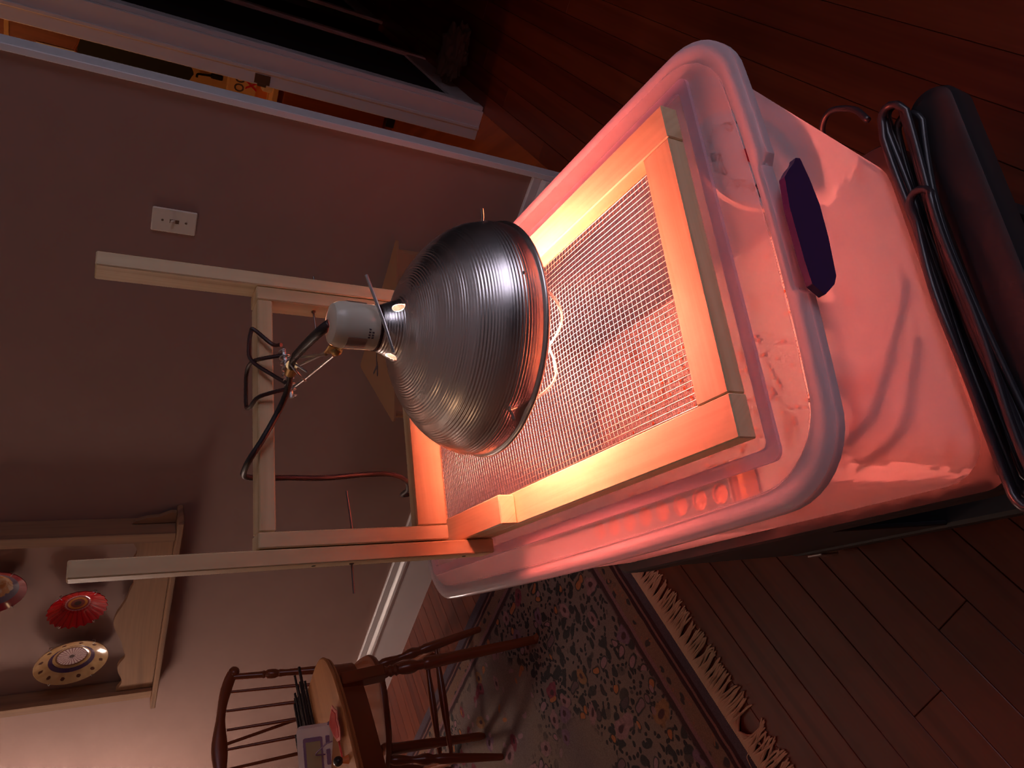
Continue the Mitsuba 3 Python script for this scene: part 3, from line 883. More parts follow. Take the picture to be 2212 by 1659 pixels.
HC = W(.050, -.002, 1.2040)
part('hinge', cat([sphere(HC, .0065, 2), tube([HC, W(LE - .002, LNn - .020, 1.200)], .0034, 8), placed(hullbox(.020, .0022, .009, .001), HC + np.array([0, 0, .006]), E3, N3, Z3)]), 'mat_brass', cl, smooth=40, label='brass hinge')
part('hook', tube(smooth_path(Wp([(-.05, .012, 1.208), (-.052, .022, 1.222), (-.045, .016, 1.2265), (-.045, .008, 1.220), (-.06, .004, 1.207)]), 5), .0012, 6), 'mat_steel', cl, smooth=40)
cord = [(.070, .0175, 1.2165), (.058, .013, 1.2235), (.022, .014, 1.2270), (-.020, .018, 1.2275), (-.06, .022, 1.2230), (-.10, .012, 1.2170), (-.126, -.008, 1.2220), (-.137, -.042, 1.2390), (-.146, -.063, 1.2515), (-.165, -.071, 1.2545), (-.190, -.074, 1.2520), (-.203, -.074, 1.2420), (-.210, -.073, 1.225), (-.213, -.072, 1.19), (-.215, -.072, 1.145), (-.220, -.066, 1.085), (-.228, -.064, 1.045), (-.260, -.066, 1.010), (-.34, -.06, .975), (-.43, -.05, .945), (-.47, -.03, .85), (-.49, -.02, .60), (-.50, 0, .30), (-.55, .05, .02), (-.66, .2, .006)]
part('cord', tube(smooth_path(Wp(cord), 7), .0037, 10), 'mat_rubber', hl, smooth=True, label='black rubber cord draped over the top bar')
part('cord_relief', tube(smooth_path(Wp([(.070, .0175, 1.2150), (.058, .013, 1.2230), (.022, .014, 1.2270), (-.020, .018, 1.2278)]), 6), np.linspace(.0058, .0046, 19), 10), 'mat_rubber', hl, smooth=True)
part('cord_clip', tube(Wp([(-.058, .022, 1.2230), (-.066, .021, 1.2220), (-.074, .019, 1.2210)]), .0068, 10), 'mat_brass', hl, smooth=40)

# ------------------------------------------------------------------ cart
ct = thing('utility_cart', 'black utility cart on casters carrying the plastic tote', 'cart')
ZC = ZB - .0015
tray = [rrect(.345, .218, .035, ZC - .055), rrect(.348, .222, .035, ZC - .050), rrect(.348, .222, .035, ZC - .004), rrect(.345, .219, .033, ZC)]
part('top_shelf', cat([loft(tray, True), prism(Polygon([(p[0], p[1]) for p in rrect(.345, .219, .033, 0)]), .001, W(0, 0, ZC - .001), E3, N3)]), 'mat_cart', ct, smooth=35)
low = [rrect(.33, .215, .035, .085), rrect(.334, .219, .035, .090), rrect(.334, .219, .035, .150), rrect(.325, .211, .030, .154)]
part('lower_shelf', placed(cat([loft(low, True), prism(Polygon([(p[0], p[1]) for p in rrect(.326, .212, .03, 0)]), .001, W(0, 0, .153), E3, N3)]), .0 * E3), 'mat_cart', ct, smooth=35)
for e, n in ((.30, .19), (.30, -.19), (-.30, .19), (-.30, -.19)):
    sgn = (1 if e > 0 else -1, 1 if n > 0 else -1)
    part('leg', cat([tb(min(e, e + .03 * sgn[0]), max(e, e + .03 * sgn[0]), n - .012, n + .012, .15, ZC - .05, .003), tb(e - .008, e + .008, min(n, n - .05 * sgn[1]), max(n, n - .05 * sgn[1]), .15, ZC - .05, .003)]), 'mat_cart', ct)
part('back_panel', tb(-.332, -.322, -.19, .19, .15, ZC - .05, .002), 'mat_cart', ct)
part('side_panel', tb(-.32, .02, -.215, -.207, .15, ZC - .05, .002), 'mat_cart', ct)
# moulded handle bar across the near end, open in the middle
def soft_hull(poly, z0, z1, r_):
    P_ = []
    for d_, z in ((r_, z0), (r_ * .3, z0 + r_ * .3), (0, z0 + r_), (0, z1 - r_), (r_ * .3, z1 - r_ * .3), (r_, z1)):
        P_ += [W(x, y_, z) for x, y_ in Polygon(poly).buffer(-d_ if d_ else 0).exterior.coords]
    return trimesh.convex.convex_hull(np.array(P_))


bar = [(.366, -.27), (.424, -.27)] + [(.395 + .029 * math.cos(a), .222 + .026 * math.sin(a)) for a in np.linspace(0, math.pi, 15)]
part('handle', soft_hull(bar, ZC - .048, ZC + .004, .012), 'mat_cart', ct, smooth=40, label='moulded handle bar at the near end')
for n in (.165, -.225):
    part('handle_arm', tb(.330, .380, n - .022, n + .022, ZC - .046, ZC - .016, .006), 'mat_cart', ct)
for e, n in ((-.31, -.200), (.30, -.200), (.30, .200), (-.31, .200)):
    ca = part('caster', tube([W(e, n - .013, .038), W(e, n + .013, .038)], .038, 24), 'mat_rubber', ct, smooth=40)
    part('wheel_hub', tube([W(e, n - .0155, .038), W(e, n + .0155, .038)], .020, 18), 'mat_brass', ca, smooth=40)
    part('fork', cat([tb(e - .018, e + .018, n - .022, n - .018, .03, .086, .001), tb(e - .018, e + .018, n + .018, n + .022, .03, .086, .001)]), 'mat_steel', ca)
ap = part('end_apron', tb(.325, .43, -.20, .245, .085, .14, .006), 'mat_cart', ct)
for n, zz in ((.166, .1405), (.148, .1405)):
    part('rivet', sphere(W(.345, n + .12, zz), .005, 1, (1, 1, .5)), 'mat_steel', ct)

pc = thing('power_cord', 'coiled black power cable looped along the near end of the cart', 'power cord')
loops = [(.352, .372, .232, -.215, .5985, 0), (.354, .376, .226, -.222, .6085, 1), (.353, .380, .218, -.228, .6185, 2), (.357, .386, .205, -.205, .5985, 3), (.356, .383, .095, -.232, .6285, 4)]
for i, (ea, eb, nt, nb, zz, s_) in enumerate(loops):
    m_, hw, L_ = (ea + eb) / 2, (eb - ea) / 2, nt - nb
    path = []
    for u in np.linspace(0, 1, 24, endpoint=False):
        path.append((ea - .004 * math.sin(math.pi * u) + .002 * math.sin(9 * u + s_), nb + L_ * u, zz + .004 * math.sin(7 * u + s_)))
    for a in np.linspace(0, math.pi, 7, endpoint=False):
        path.append((m_ - hw * math.cos(a), nt + hw * 1.3 * math.sin(a), zz))
    for u in np.linspace(0, 1, 24, endpoint=False):
        path.append((eb - 1.2 * hw * math.sin(math.pi * u) * (1 if i % 2 else .4) + .002 * math.sin(8 * u + s_), nt - L_ * u, zz + .004 * math.sin(6 * u + 2 * s_)))
    for a in np.linspace(0, math.pi, 7, endpoint=False):
        path.append((m_ + hw * math.cos(a), nb - hw * 1.3 * math.sin(a), zz))
    part('loop', tube(Wp(path), .0046, 9, closed=True), 'mat_cable', pc, smooth=True)
part('loop', tube(smooth_path(Wp([(.26, .255, .560), (.262, .285, .585), (.285, .300, .594), (.315, .280, .594), (.330, .250, .598)]), 6), .0042, 9), 'mat_cable', pc, smooth=True)

# ------------------------------------------------------------------ things by the wall
sw = thing('light_switch', 'almond light switch plate on the brown wall', 'light switch')
SX, SZ = -0.899, 1.2545
part('cover_plate', bx(SX - .035, SX + .035, WY - .0065, WY, SZ - .057, SZ + .057, .0025), 'mat_plate_plastic', sw)
part('slot', bx(SX - .0055, SX + .0055, WY - .0072, WY - .006, SZ - .012, SZ + .012, .0003), 'mat_strike', sw)
part('toggle', prism([(0, -.004), (.012, .004), (.012, .010), (0, .006)], .008, (SX + .004, WY - .006, SZ + .001), (0, -1, 0), (0, 0, 1)), 'mat_plate_plastic', sw)
for dz in (-.030, .030):
    part('screw', lathe([(0, .0016), (.002, .0014), (.0034, 0)], (SX, WY - .0064, SZ + dz), (0, -1, 0), 14), 'mat_strike', sw)

bxk = thing('cardboard_box', 'brown cardboard box with an open flap between the tote and the wall', 'box')
A_, B_, C_, BT = np.array([-.742, 1.86]), np.array([-1.192, 1.862]), np.array([-1.142, 1.505]), .70
foot_ = Polygon([A_, B_, C_]).buffer(-.02).buffer(.02)
part('carton', prism(foot_, BT - .007, (0, 0, .001)), 'mat_cardboard', bxk, smooth=30)
part('top_flap', prism(Polygon([A_, B_, C_]).buffer(-.008).buffer(.010), .005, (0, 0, BT - .0055)), 'mat_cardboard', bxk, smooth=30, label='folded top flap of the box')
fx = nrm(np.append(C_ - A_, 0)); fo_ = nrm(np.cross((0, 0, 1.0), fx)); fo_ = fo_ if fo_[1] < 0 else -fo_
fA = np.append(A_, 0) + fo_ * .0015


def onbox(pts, h_=.0012):
    return prism(pts, h_, fA, fx, (0, 0, 1.0)) if np.cross(fx, (0, 0, 1.0)) @ fo_ > 0 else placed(prism(pts, h_), fA, fx, (0, 0, 1.0), fo_)


part('tape_scrap', onbox([(.052, .600), (.062, .592), (.072, .572), (.068, .569), (.058, .582), (.046, .590), (.086, .588), (.050, .597)]), 'mat_tape', bxk, label='torn white scrap of tape')
part('front_seam', onbox([(.02, .33), (.50, .33), (.50, .334), (.02, .334)], .0008), 'mat_strike', bxk)
mk = [(-1.075, 1.760), (-1.085, 1.758), (-1.105, 1.735), (-1.135, 1.742), (-1.138, 1.737), (-1.108, 1.728), (-1.125, 1.708), (-1.121, 1.704), (-1.100, 1.725), (-1.092, 1.748)]
part('printed_mark', prism(mk, .001, (0, 0, BT + .0002)), 'mat_ink', bxk, label='dark forked mark')

dw = thing('driftwood', 'gnarled dark piece of driftwood on the hall floor by the baseboard', 'driftwood')
dm = trimesh.creation.icosphere(subdivisions=4, radius=1.0)
v = np.asarray(dm.vertices)
v = v * np.array([.125, .10, .055]) * (1 + .8 * (meshkit.fbm(v * 2.6 + 3, 4)[:, None] - .5) * 1.6)
v[:, 2] -= v[:, 2].min()
dm.vertices = v + np.array([-.43, 3.43, 0.0])
part('trunk', dm, 'mat_driftwood', dw, smooth=True)

# plate rack
rk = thing('plate_rack', 'rustic barnwood plate rack with a scalloped bottom rail on the wall', 'plate rack')
RX0, RX1, RZ = -2.990, -2.035, 1.118
RYF = WY - .085
for x0 in (RX0, RX1 - .046):
    board('stile', bx(x0, x0 + .046, RYF, RYF + .019, RZ + .02, 2.35, .002), 'mat_barnwood', Z3, rk)
for x0 in (RX0 + .004, RX1 - .020):
    board('side_board', bx(x0, x0 + .016, RYF + .0195, WY - .001, RZ + .02, 2.35, .001), 'mat_barnwood', Z3, rk)
board('bottom_shelf', bx(RX0 - .058, RX1 + .058, WY - .102, WY - .001, RZ, RZ + .0195, .003), 'mat_barnwood', (1, 0, 0), rk)
xs = np.linspace(RX0 + .048, RX1 - .048, 80)
s = (xs - xs[0]) / (xs[-1] - xs[0])
topz = RZ + .152 + .020 * np.cos(2 * np.pi * (s - .5)) + .014 * np.cos(6 * np.pi * (s - .5)) - .05 * np.exp(-((s - .25) / .04) ** 2) * .35 - .05 * np.exp(-((s - .75) / .04) ** 2) * .35 + .035 * (np.exp(-(s / .05) ** 2) + np.exp(-((1 - s) / .05) ** 2))
sc = [(xs[0], RZ + .021)] + [(xs[-1], RZ + .021)] + list(zip(xs[::-1], topz[::-1]))
board('scalloped_rail', prism(sc, .016, (0, RYF + .034, 0), (1, 0, 0), (0, 0, 1)), 'mat_barnwood', (1, 0, 0), rk, label='scalloped bottom rail')
for sx, x0 in ((1, RX1), (-1, RX0)):
    br_ = [(0, RZ + .021), (sx * .048, RZ + .021), (sx * .050, RZ + .040), (sx * .030, RZ + .075), (sx * .026, RZ + .115), (sx * .010, RZ + .150), (0, RZ + .160)]
    br_ = br_ if sx > 0 else br_[::-1]
    board('scroll_bracket', prism([(x0 + a, b) for a, b in br_], .014, (0, WY - .02, 0), (1, 0, 0), (0, 0, 1)), 'mat_barnwood', Z3, rk)

for i, (x, zz, R, kind, lab, ydist) in enumerate(((-2.733, 1.432, .124, 0, 'beige plate with a dark blue ring and brown dots on the plate rack', .072), (-2.432, 1.424, .095, 1, 'bright red scalloped plate with a ribbed edge on the plate rack', .070), (-2.318, 1.678, .100, 2, 'dark red bowl with a golden middle, uppermost plate in view on the rack', .066))):
    pl = thing('decorative_plate', lab, 'plate', 'plates hung in the rack')
    kk = mat(f'mat_china_{i}', pr(proc(plate_fn(x, zz, R, kind)), 0.12, spec=0.6))
    depth = .034 if kind < 2 else .045
    P = [(0, -depth + .006), (R * .42, -depth + .006), (R * .50, -depth + .010), (R * .62, -depth + .016), (R * .85, -.010), (R * .985, -.001), (R, .0025), (R * .99, .004), (R * .84, -.005), (R * .60, -depth * .5 + .002), (R * .48, -depth * .78), (R * .40, -depth * .86), (0, -depth * .86)]
    pm = lathe(P, (0, 0, 0), (0, 0, 1), 96)
    v = np.asarray(pm.vertices).copy()
    if kind == 1:
        a = np.arctan2(v[:, 1], v[:, 0]); r_ = np.hypot(v[:, 0], v[:, 1])
        f = 1 + .035 * np.cos(24 * a) * np.clip((r_ / R - .55) / .45, 0, 1)
        v[:, 0] *= f; v[:, 1] *= f
        v[:, 2] += .0025 * np.cos(24 * a) * np.clip((r_ / R - .5) / .5, 0, 1)
    tilt = math.radians(8)
    ax, up_ = np.array([1.0, 0, 0]), np.array([0, -math.sin(tilt), math.cos(tilt)])
    out = nrm(np.cross(ax, up_))
    out = out if out[1] < 0 else -out
    pm.vertices = np.array([x, WY - ydist + .012, zz]) + v[:, :1] * ax + v[:, 1:2] * up_ + v[:, 2:3] * out
    pm = outward(pm)
    part('plate', pm, kk, pl, smooth=30)
    for a in (35, 145, 215, 325):
        ca_, sa_ = math.cos(math.radians(a)), math.sin(math.radians(a))
        b0 = np.array([x, WY - ydist + .012, zz]) + ax * R * ca_ + up_ * R * sa_
        rad_ = ax * ca_ + up_ * sa_
        part('hanger_hook', tube(smooth_path([b0 - rad_ * .008 + out * .006, b0 + rad_ * .003 + out * .006, b0 + rad_ * .004 - out * .004, b0 - rad_ * .01 - out * .014], 4), .0013, 6), 'mat_steel', pl, smooth=True)

# ------------------------------------------------------------------ side table and chair at the left
tbx = thing('side_table', 'small cherry side table with turned legs standing on the rug', 'table')
TCx, TCy, TA, TB, TZ = -2.272, .890, .267, .600, .710


def superell(a, b, p_, N=72):
    t = np.linspace(0, 2 * np.pi, N, endpoint=False)
    c, s_ = np.cos(t), np.sin(t)
    return np.stack([a * np.sign(c) * np.abs(c) ** (2 / p_), b * np.sign(s_) * np.abs(s_) ** (2 / p_)], 1)


rings = []
for g, z in ((-.06, TZ - .024), (-.014, TZ - .024), (-.006, TZ - .021), (-.004, TZ - .015), (-.008, TZ - .0125), (-.002, TZ - .010), (0, TZ - .006), (-.001, TZ - .002), (-.004, TZ)):
    q = superell(TA + g, TB + g, 4.0)
    rings.append(np.column_stack([TCx + q[:, 0], TCy + q[:, 1], np.full(len(q), z)]))
n_ = 72
v = np.vstack(rings + [np.array([[TCx, TCy, TZ]]), np.array([[TCx, TCy, TZ - .024]])])
f = []
for i in range(len(rings) - 1):
    for j in range(n_):
        k_ = (j + 1) % n_
        f += [(i * n_ + j, i * n_ + k_, (i + 1) * n_ + k_), (i * n_ + j, (i + 1) * n_ + k_, (i + 1) * n_ + j)]
for j in range(n_):
    f += [((len(rings) - 1) * n_ + j, (len(rings) - 1) * n_ + (j + 1) % n_, len(rings) * n_), (len(rings) * n_ + 1, (j + 1) % n_, j)]
tm = trimesh.Trimesh(v, f, process=False)
tm, uv = grain_uv(tm, (0, 1, 0), 0)
part('tabletop', tm, 'mat_tabletop', tbx, uv=uv)
ap_ = Polygon(superell(TA - .035, TB - .035, 5.0)).difference(Polygon(superell(TA - .052, TB - .052, 5.0)))
part('apron', prism(ap_, .072, (TCx, TCy, TZ - .097), (1, 0, 0), (0, 1, 0)), 'mat_cherry_turned', tbx)
TURN = [(0, 0), (.0085, .0), (.0125, .008), (.0150, .022), (.0165, .12), (.0195, .30), (.0215, .385), (.0200, .398), (.0150, .404), (.0165, .412), (.0150, .420), (.0210, .436), (.0225, .452), (.0190, .474), (.0150, .486), (.0195, .494), (.0150, .502), (.0195, .511), (.0150, .519), (.0195, .528), (.0175, .536)]
for sx, sy in ((1, 1), (1, -1), (-1, 1), (-1, -1)):
    foot = np.array([TCx + sx * (.345 if sx > 0 else .24), TCy + sy * .414, .0112])
    topP = np.array([TCx + sx * .222, TCy + sy * .440, TZ - .03])
    axl = topP - foot
    Lg = np.linalg.norm(axl)
    sc_ = Lg / .665
    lg = part('leg', lathe([(r_, t * sc_) for r_, t in TURN], foot, axl, 28), 'mat_cherry_turned', tbx, smooth=40)
    a3, b3, c3 = frame_of(axl, (0, 1, 0))
    part('leg_block', placed(hullbox(.042, .042, .135 * sc_, .003), foot + a3 * (.598 * sc_), b3, c3, a3), 'mat_cherry_turned', lg)
    if sx > 0 and sy > 0:
        part('foot_pad', tube([foot + a3 * .012, foot + a3 * .002, foot + np.array([.020, .004, -.006])], [.0155, .0155, .011], 14), 'mat_cherry_turned', lg, smooth=40)

ch = thing('windsor_chair', 'cherry spindle back windsor chair tucked behind the side table', 'chair')
F2 = nrm([.905, -.425, 0]); S2 = np.array([-F2[1], F2[0], 0])          # the way the chair faces, and its left-right axis
BC = np.array([-2.755, 1.580, 0])


def Cw(f_, s_, z):
    return BC + F2 * f_ + S2 * s_ + np.array([0, 0, z])


q = superell(.205, .225, 2.8, 64)
rings = []
for g, z in ((-.07, .405), (-.02, .407), (-.004, .415), (0, .425), (-.003, .436), (-.02, .441), (-.10, .432)):
    s1 = 1 + g / .21
    rings.append(np.array([Cw(.215 + a * s1, b * s1, z) for a, b in q]))
v = np.vstack(rings + [[Cw(.215, 0, .428)], [Cw(.215, 0, .405)]])
n_ = 64; f = []
for i in range(len(rings) - 1):
    for j in range(n_):
        k_ = (j + 1) % n_
        f += [(i * n_ + j, i * n_ + k_, (i + 1) * n_ + k_), (i * n_ + j, (i + 1) * n_ + k_, (i + 1) * n_ + j)]
for j in range(n_):
    f += [((len(rings) - 1) * n_ + j, (len(rings) - 1) * n_ + (j + 1) % n_, len(rings) * n_), (len(rings) * n_ + 1, (j + 1) % n_, j)]
part('seat', trimesh.Trimesh(v, f, process=False), 'mat_cherry_turned', ch, smooth=40)
crest = []
for s_ in np.linspace(-.275, .275, 29):
    u = s_ / .275
    zc = .878 + .048 * (1 - abs(u) ** 2.6)
    fo = -.055 + .040 * u * u
    hh = (.030 - .010 * abs(u) ** 2) * (1.0 if abs(u) < .9 else 1.05)
    hh = hh * (0.80 + .20 * math.cos(2.2 * math.pi * u))
    crest.append((fo, s_, zc, hh))
cv, cf = [], []
for i, (fo, s_, zc, hh) in enumerate(crest):
    for a in np.linspace(0, 2 * np.pi, 16, endpoint=False):
        cv.append(Cw(fo + .0115 * math.cos(a), s_, zc + hh * math.sin(a)))
for i in range(len(crest) - 1):
    for j in range(16):
        k_ = (j + 1) % 16
        cf += [(i * 16 + j, i * 16 + k_, (i + 1) * 16 + k_), (i * 16 + j, (i + 1) * 16 + k_, (i + 1) * 16 + j)]
cv += [Cw(*crest[0][:3]), Cw(*crest[-1][:3])]
for j in range(16):
    k_ = (j + 1) % 16
    cf += [(len(cv) - 2, k_, j), (len(cv) - 1, (len(crest) - 1) * 16 + j, (len(crest) - 1) * 16 + k_)]
cm = trimesh.Trimesh(cv, cf, process=False)
cm.fix_normals()
part('crest_rail', cm, 'mat_cherry_turned', ch, smooth=40)
POST = [(0, 0), (.013, 0), (.0145, .05), (.016, .16), (.0125, .27), (.0150, .300), (.0125, .305), (.0175, .318), (.0185, .335), (.0170, .350), (.0125, .358), (.0150, .366), (.0125, .372), (.0120, .46), (.0110, .49), (0, .49)]
for s_ in (-.255, .255):
    A, B = Cw(.06, s_ * .86, .43), Cw(-.022, s_, .878)
    part('back_post', lathe([(r_, t / .49 * np.linalg.norm(B - A)) for r_, t in POST], A, B - A, 24), 'mat_cherry_turned', ch, smooth=40)
    part('post_tip', sphere(Cw(-.020, s_ * 1.075, .873), .021, 2, (.8, 1.0, 1.0)), 'mat_cherry_turned', ch, smooth=True)
for s_ in np.linspace(-.205, .205, 7):
    part('spindle', tube([Cw(.035, s_ * .8, .43), Cw(-.010, s_ * .92, .66), Cw(-.050, s_, .900)], [.0062, .0068, .0050], 9), 'mat_cherry_turned', ch, smooth=40)
part('brace', tube([Cw(-.075, .10, .43), Cw(-.05, .02, .900)], .0060, 9), 'mat_cherry_turned', ch, smooth=40)
LEG = [(0, 0), (.009, 0), (.0125, .006), (.0185, .20), (.0190, .235), (.0150, .243), (.0165, .251), (.0145, .258), (.0205, .280), (.0195, .300), (.0115, .325), (.0125, .345), (.0175, .380), (.0180, .400), (.0125, .415)]
feet = {}
for f_, s_ in ((1, -1), (1, 1), (-1, -1), (-1, 1)):
    foot = Cw(.215 + .245 * f_ if f_ > 0 else -.03, .235 * s_, .011)
    topP = Cw(.215 + .150 * f_, .165 * s_, .415)
    feet[(f_, s_)] = (foot, topP)
    axl = topP - foot
    part('leg', lathe([(r_, t / .415 * np.linalg.norm(axl)) for r_, t in LEG], foot, axl, 26), 'mat_cherry_turned', ch, smooth=40)


def stretcher(A, B):
    pts = [A + (B - A) * t for t in np.linspace(0, 1, 15)]
    rad = [.007 + .008 * math.sin(math.pi * t) ** 2 + (.0025 if abs(t - .12) < .04 or abs(t - .88) < .04 else 0) for t in np.linspace(0, 1, 15)]
    part('stretcher', tube(pts, rad, 12), 'mat_cherry_turned', ch, smooth=True)


def lat(key_, t):
    a, b = feet[key_]
    return a + (b - a) * t


stretcher(lat((1, -1), .46), lat((1, 1), .46))
stretcher(lat((1, -1), .36), lat((-1, -1), .36))
stretcher(lat((1, 1), .36), lat((-1, 1), .36))
stretcher((lat((1, -1), .36) + lat((-1, -1), .36)) / 2, (lat((1, 1), .36) + lat((-1, 1), .36)) / 2)

# on the table
GRP = 'black sticks lying on the side table'
for i in range(16):
    a0 = np.array([-2.30 - .155 * (i / 15) + rng.normal(0, .006), 1.50 + (.10 if i in (4, 9) else .05 * rng.uniform()) - (.10 if i == 15 else 0), TZ + .006 + .006 * (i % 4)])
    a1 = np.array([-2.285 - .165 * (i / 15) + rng.normal(0, .010), .95 + .05 * rng.uniform(), TZ + .006 + .006 * (i % 4)])
    st_ = [a0 + (a1 - a0) * t + np.array([rng.normal(0, .0015), 0, 0]) for t in np.linspace(0, 1, 8)]
    k = part('stick', tube(smooth_path(st_, 3), np.linspace(.0042, .0052, 22) * (1.25 if i == 4 else 1), 7), 'mat_stick', None, smooth=40)
    labels[k] = {'label': 'thin black stick lying in a bundle on the back of the side table', 'category': 'stick', 'group': GRP}

dt = thing('digital_thermometer', 'white digital thermometer with a violet framed screen propped on the side table', 'thermometer')
Dv = -nrm(np.array([up_img[0], up_img[1], 0]))         # its width runs across the view
Un = nrm(np.array([-.30, .20, .93]))
Dv = nrm(Dv - Un * (Dv @ Un))
On = np.cross(Un, Dv); On = On if On @ (CAM - np.array([-2.3, 1.2, .75])) > 0 else -On
DB = np.array([-2.120, 1.232, TZ + .002])


def dbox(u0, u1, h0, h1, o0, o1, r_=.004):
    pg = sbox(u0 + r_, h0 + r_, u1 - r_, h1 - r_).buffer(r_)
    m_ = trimesh.creation.extrude_polygon(pg, o1 - o0, engine='earcut')
    return placed(m_, DB + On * o0, Dv, Un, On)


part('case', dbox(0, .17, 0, .112, -.022, 0, .012), 'mat_white_plastic', dt)
part('side_band', dbox(-.002, .172, -.001, .020, -.024, -.004, .006), 'mat_violet_plastic', dt)
part('bezel', dbox(.030, .145, .036, .094, 0, .0025, .006), 'mat_violet_plastic', dt)
part('screen', dbox(.042, .135, .042, .086, .0025, .0035, .002), 'mat_lcd', dt)
part('button', dbox(.030, .055, .014, .026, 0, .003, .003), 'mat_violet_plastic', dt)
part('button', dbox(.072, .120, .014, .026, 0, .003, .003), 'mat_violet_plastic', dt)
part('probe_wire', tube(smooth_path([DB + Dv * .085 + Un * .030 + On * .006, DB + Dv * .07 + Un * .055 + On * .03, DB + Dv * .03 + Un * .020 + On * .06, DB + Dv * .02 + Un * -.0 + On * .07], 7), .0022, 8), 'mat_violet_plastic', dt, smooth=True)
part('stand', dbox(.05, .12, -.0005, .05, -.06, -.054, .003), 'mat_violet_plastic', dt)

lf = thing('red_leaf', 'red cloth leaf with a paler edge near the front edge of the side table', 'leaf')
LS = np.array([.028, .020])
Lp = [(-2.085, 1.238), (-2.118, 1.228), (-2.150, 1.215), (-2.140, 1.190), (-2.128, 1.160), (-2.105, 1.130), (-2.078, 1.120), (-2.062, 1.150), (-2.066, 1.180), (-2.054, 1.200), (-2.070, 1.215)]
Lp = [tuple(np.add(q_, LS)) for q_ in Lp]
part('blade', prism(Lp, .003, (0, 0, TZ + .012)), 'mat_pink_leaf', lf)
part('blade_face', prism(Polygon(Lp).buffer(-.009), .002, (0, 0, TZ + .0151)), 'mat_red_leaf', lf, label='deep red middle of the leaf')
part('stem', tube([(-2.07, 1.19, TZ + .010), (-2.09, 1.17, TZ + .006), (-2.10, 1.10, TZ + .003)], .003, 7), 'mat_red_leaf', lf, smooth=True)
kb = thing('black_stopper', 'small black round stopper beside the thermometer on the side table', 'stopper')
KP = np.array([-2.062, 1.083, TZ])
part('ball', sphere(KP + [0, 0, .030], .014, 3), 'mat_rubber', kb, smooth=True)
part('foot', lathe([(0, .018), (.008, .018), (.011, .006), (.013, 0)], KP, (0, 0, 1), 20), 'mat_orange', kb, smooth=40)

# ------------------------------------------------------------------ beyond the doorway
cb = thing('kitchen_cabinet', 'reddish wood cabinet in the lit room beyond the doorway', 'cabinet')
board('carcass', bx(-1.6, -.80, 4.22, 4.8, 0, .66, .004), 'mat_kitchen_wood', Z3, cb)
part('worktop', bx(-1.62, -.79, 4.19, 4.82, .6605, .690, .003), 'mat_kitchen_wall', cb)
board('door', bx(-1.16, -.90, 4.203, 4.219, .06, .63, .003), 'mat_kitchen_wood', Z3, cb)
part('toe_kick', bx(-1.02, -.97, 4.19, 4.2, 0, .05, .002), 'mat_black', cb)
cn = thing('paper_carton', 'cream and orange printed carton on the far worktop beyond the doorway', 'carton')
part('box', bx(-1.12, -.90, 4.30, 4.38, .6902, .90, .003), 'mat_kitchen_wall', cn)
part('orange_band', bx(-1.12, -.90, 4.2985, 4.2998, .70, .76, .0005), 'mat_orange', cn)


def upr(s, h, x, z, y):
    m_ = text(s, h)
    return placed(m_, (x, y, z), (1, 0, 0), (0, 0, 1), (0, -1, 0))


part('lettering', upr('OO', .045, -1.010, .845, 4.2996), 'mat_ink', cn)
part('lettering', upr('X', .055, -1.008, .785, 4.2978), 'mat_needle', cn)
jr = thing('glass_jar', 'small pale jar at the front of the far worktop', 'jar')
part('jar', lathe([(0, .055), (.02, .055), (.03, .045), (.032, .01), (.028, 0), (0, 0)], (-.975, 4.235, .6902), (0, 0, 1), 24), 'mat_plate_plastic', jr, smooth=40)
ut = thing('wall_hook', 'small black hook on the warm lit wall beyond the doorway', 'hook')
HKY = 5.2
part('hook_plate', bx(-1.235, -1.205, HKY - .012, HKY, .83, .90, .004), 'mat_black', ut)
part('hook_arm', tube(smooth_path([(-1.22, HKY - .006, .89), (-1.22, HKY - .03, .95), (-1.22, HKY - .05, .98), (-1.24, HKY - .05, .985)], 5), .007, 8), 'mat_black', ut, smooth=True)
co = thing('black_coat', 'long black garment hanging beyond the doorway', 'coat')
cq = [(-1.12, 1.53), (-1.10, 1.56), (-1.02, 1.58), (-.93, 1.56), (-.91, 1.50), (-.90, 1.20), (-.93, 1.14), (-1.00, 1.09), (-1.06, 1.12), (-1.13, 1.16)]
part('cloth', prism(Polygon(cq).buffer(.01), .05, (0, 4.25, 0), (1, 0, 0), (0, 0, 1)), 'mat_black', co, smooth=30)
part('hanger', tube([(-1.10, 4.225, 1.560), (-1.03, 4.225, 1.60), (-.95, 4.225, 1.566)], .006, 8), 'mat_kitchen_wood', co, smooth=40)
cu = thing('tall_cupboard', 'tall reddish wood cupboard with a cream notice behind the hanging coat', 'cupboard')
board('front', bx(-1.35, -.80, 4.32, 4.70, 1.40, 2.2, .004), 'mat_kitchen_wood', Z3, cu)
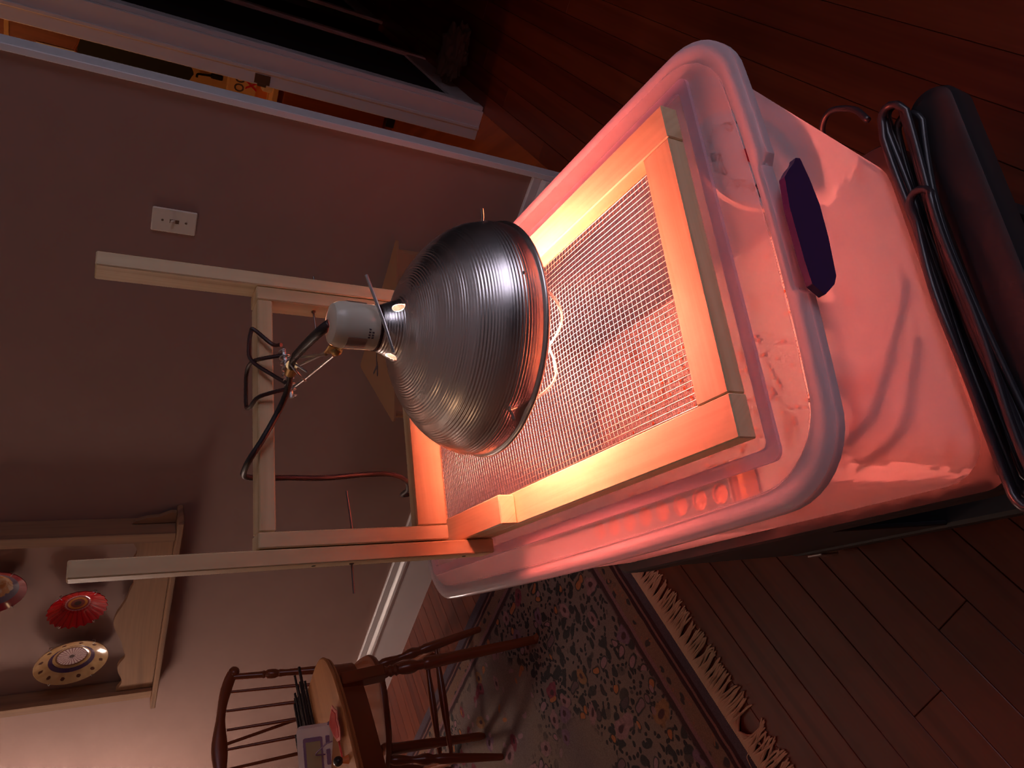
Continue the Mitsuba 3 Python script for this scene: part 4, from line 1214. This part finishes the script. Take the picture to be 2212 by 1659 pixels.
part('edge_strip', bx(-1.30, -.82, 4.312, 4.3198, 1.87, 1.89, .002), 'mat_kitchen_wall', cu)
part('notice', bx(-1.16, -1.060, 4.314, 4.3198, 1.60, 1.765, .0008), 'mat_plate_plastic', cu, label='cream paper notice')
part('knob', sphere((-1.00, 4.295, 1.54), .022, 2), 'mat_kitchen_wood', cu, smooth=True)
kl = thing('kitchen_lamp', 'lamp in the room beyond the doorway, out of view', 'lamp')
k = part('globe', sphere((-1.75, 2.85, 2.1), .09, 2), 'mat_ceiling', kl, smooth=True)
scene[k]['emitter'] = {'type': 'area', 'radiance': rgb(*KITCHEN)}
part('stem', tube([(-1.75, 2.85, 2.19), (-1.75, 2.85, 2.499)], .008, 8), 'mat_dark_steel', kl)

# ------------------------------------------------------------------ floor lamp at the left, outside the frame
fp = thing('floor_lamp', 'lit floor lamp at the left end of the room, out of view', 'lamp')
FX, FY = -4.05, 1.42
part('base', lathe([(0, .03), (.05, .03), (.14, .015), (.15, 0), (0, 0)], (FX, FY, 0), (0, 0, 1), 32), 'mat_brass', fp, smooth=40)
part('pole', tube([(FX, FY, .02), (FX, FY, 1.45)], .012, 10), 'mat_brass', fp, smooth=40)
k = part('shade', lathe([(.15, 1.40), (.12, 1.66), (.118, 1.66), (.148, 1.40)], (FX, FY, 0), (0, 0, 1), 32), 'mat_ceiling', fp, smooth=40)
scene[k]['emitter'] = {'type': 'area', 'radiance': rgb(*LAMP)}

# warm ceiling fixture at the left, outside the frame
cf_ = thing('ceiling_lamp', 'round warm ceiling lamp at the left of the room, out of view', 'lamp')
k = part('bowl', outward(lathe([(0, -.07), (.06, -.065), (.11, -.04), (.13, 0), (0, 0)], (-2.25, -.35, 2.495), (0, 0, 1), 32)), 'mat_ceiling', cf_, smooth=40)
scene[k]['emitter'] = {'type': 'area', 'radiance': rgb(*CEILING)}
part('ring', lathe([(.128, 0), (.145, 0), (.145, -.012), (.128, -.012), (.128, 0)], (-2.25, -.35, 2.497), (0, 0, 1), 32), 'mat_brass', cf_, smooth=40)
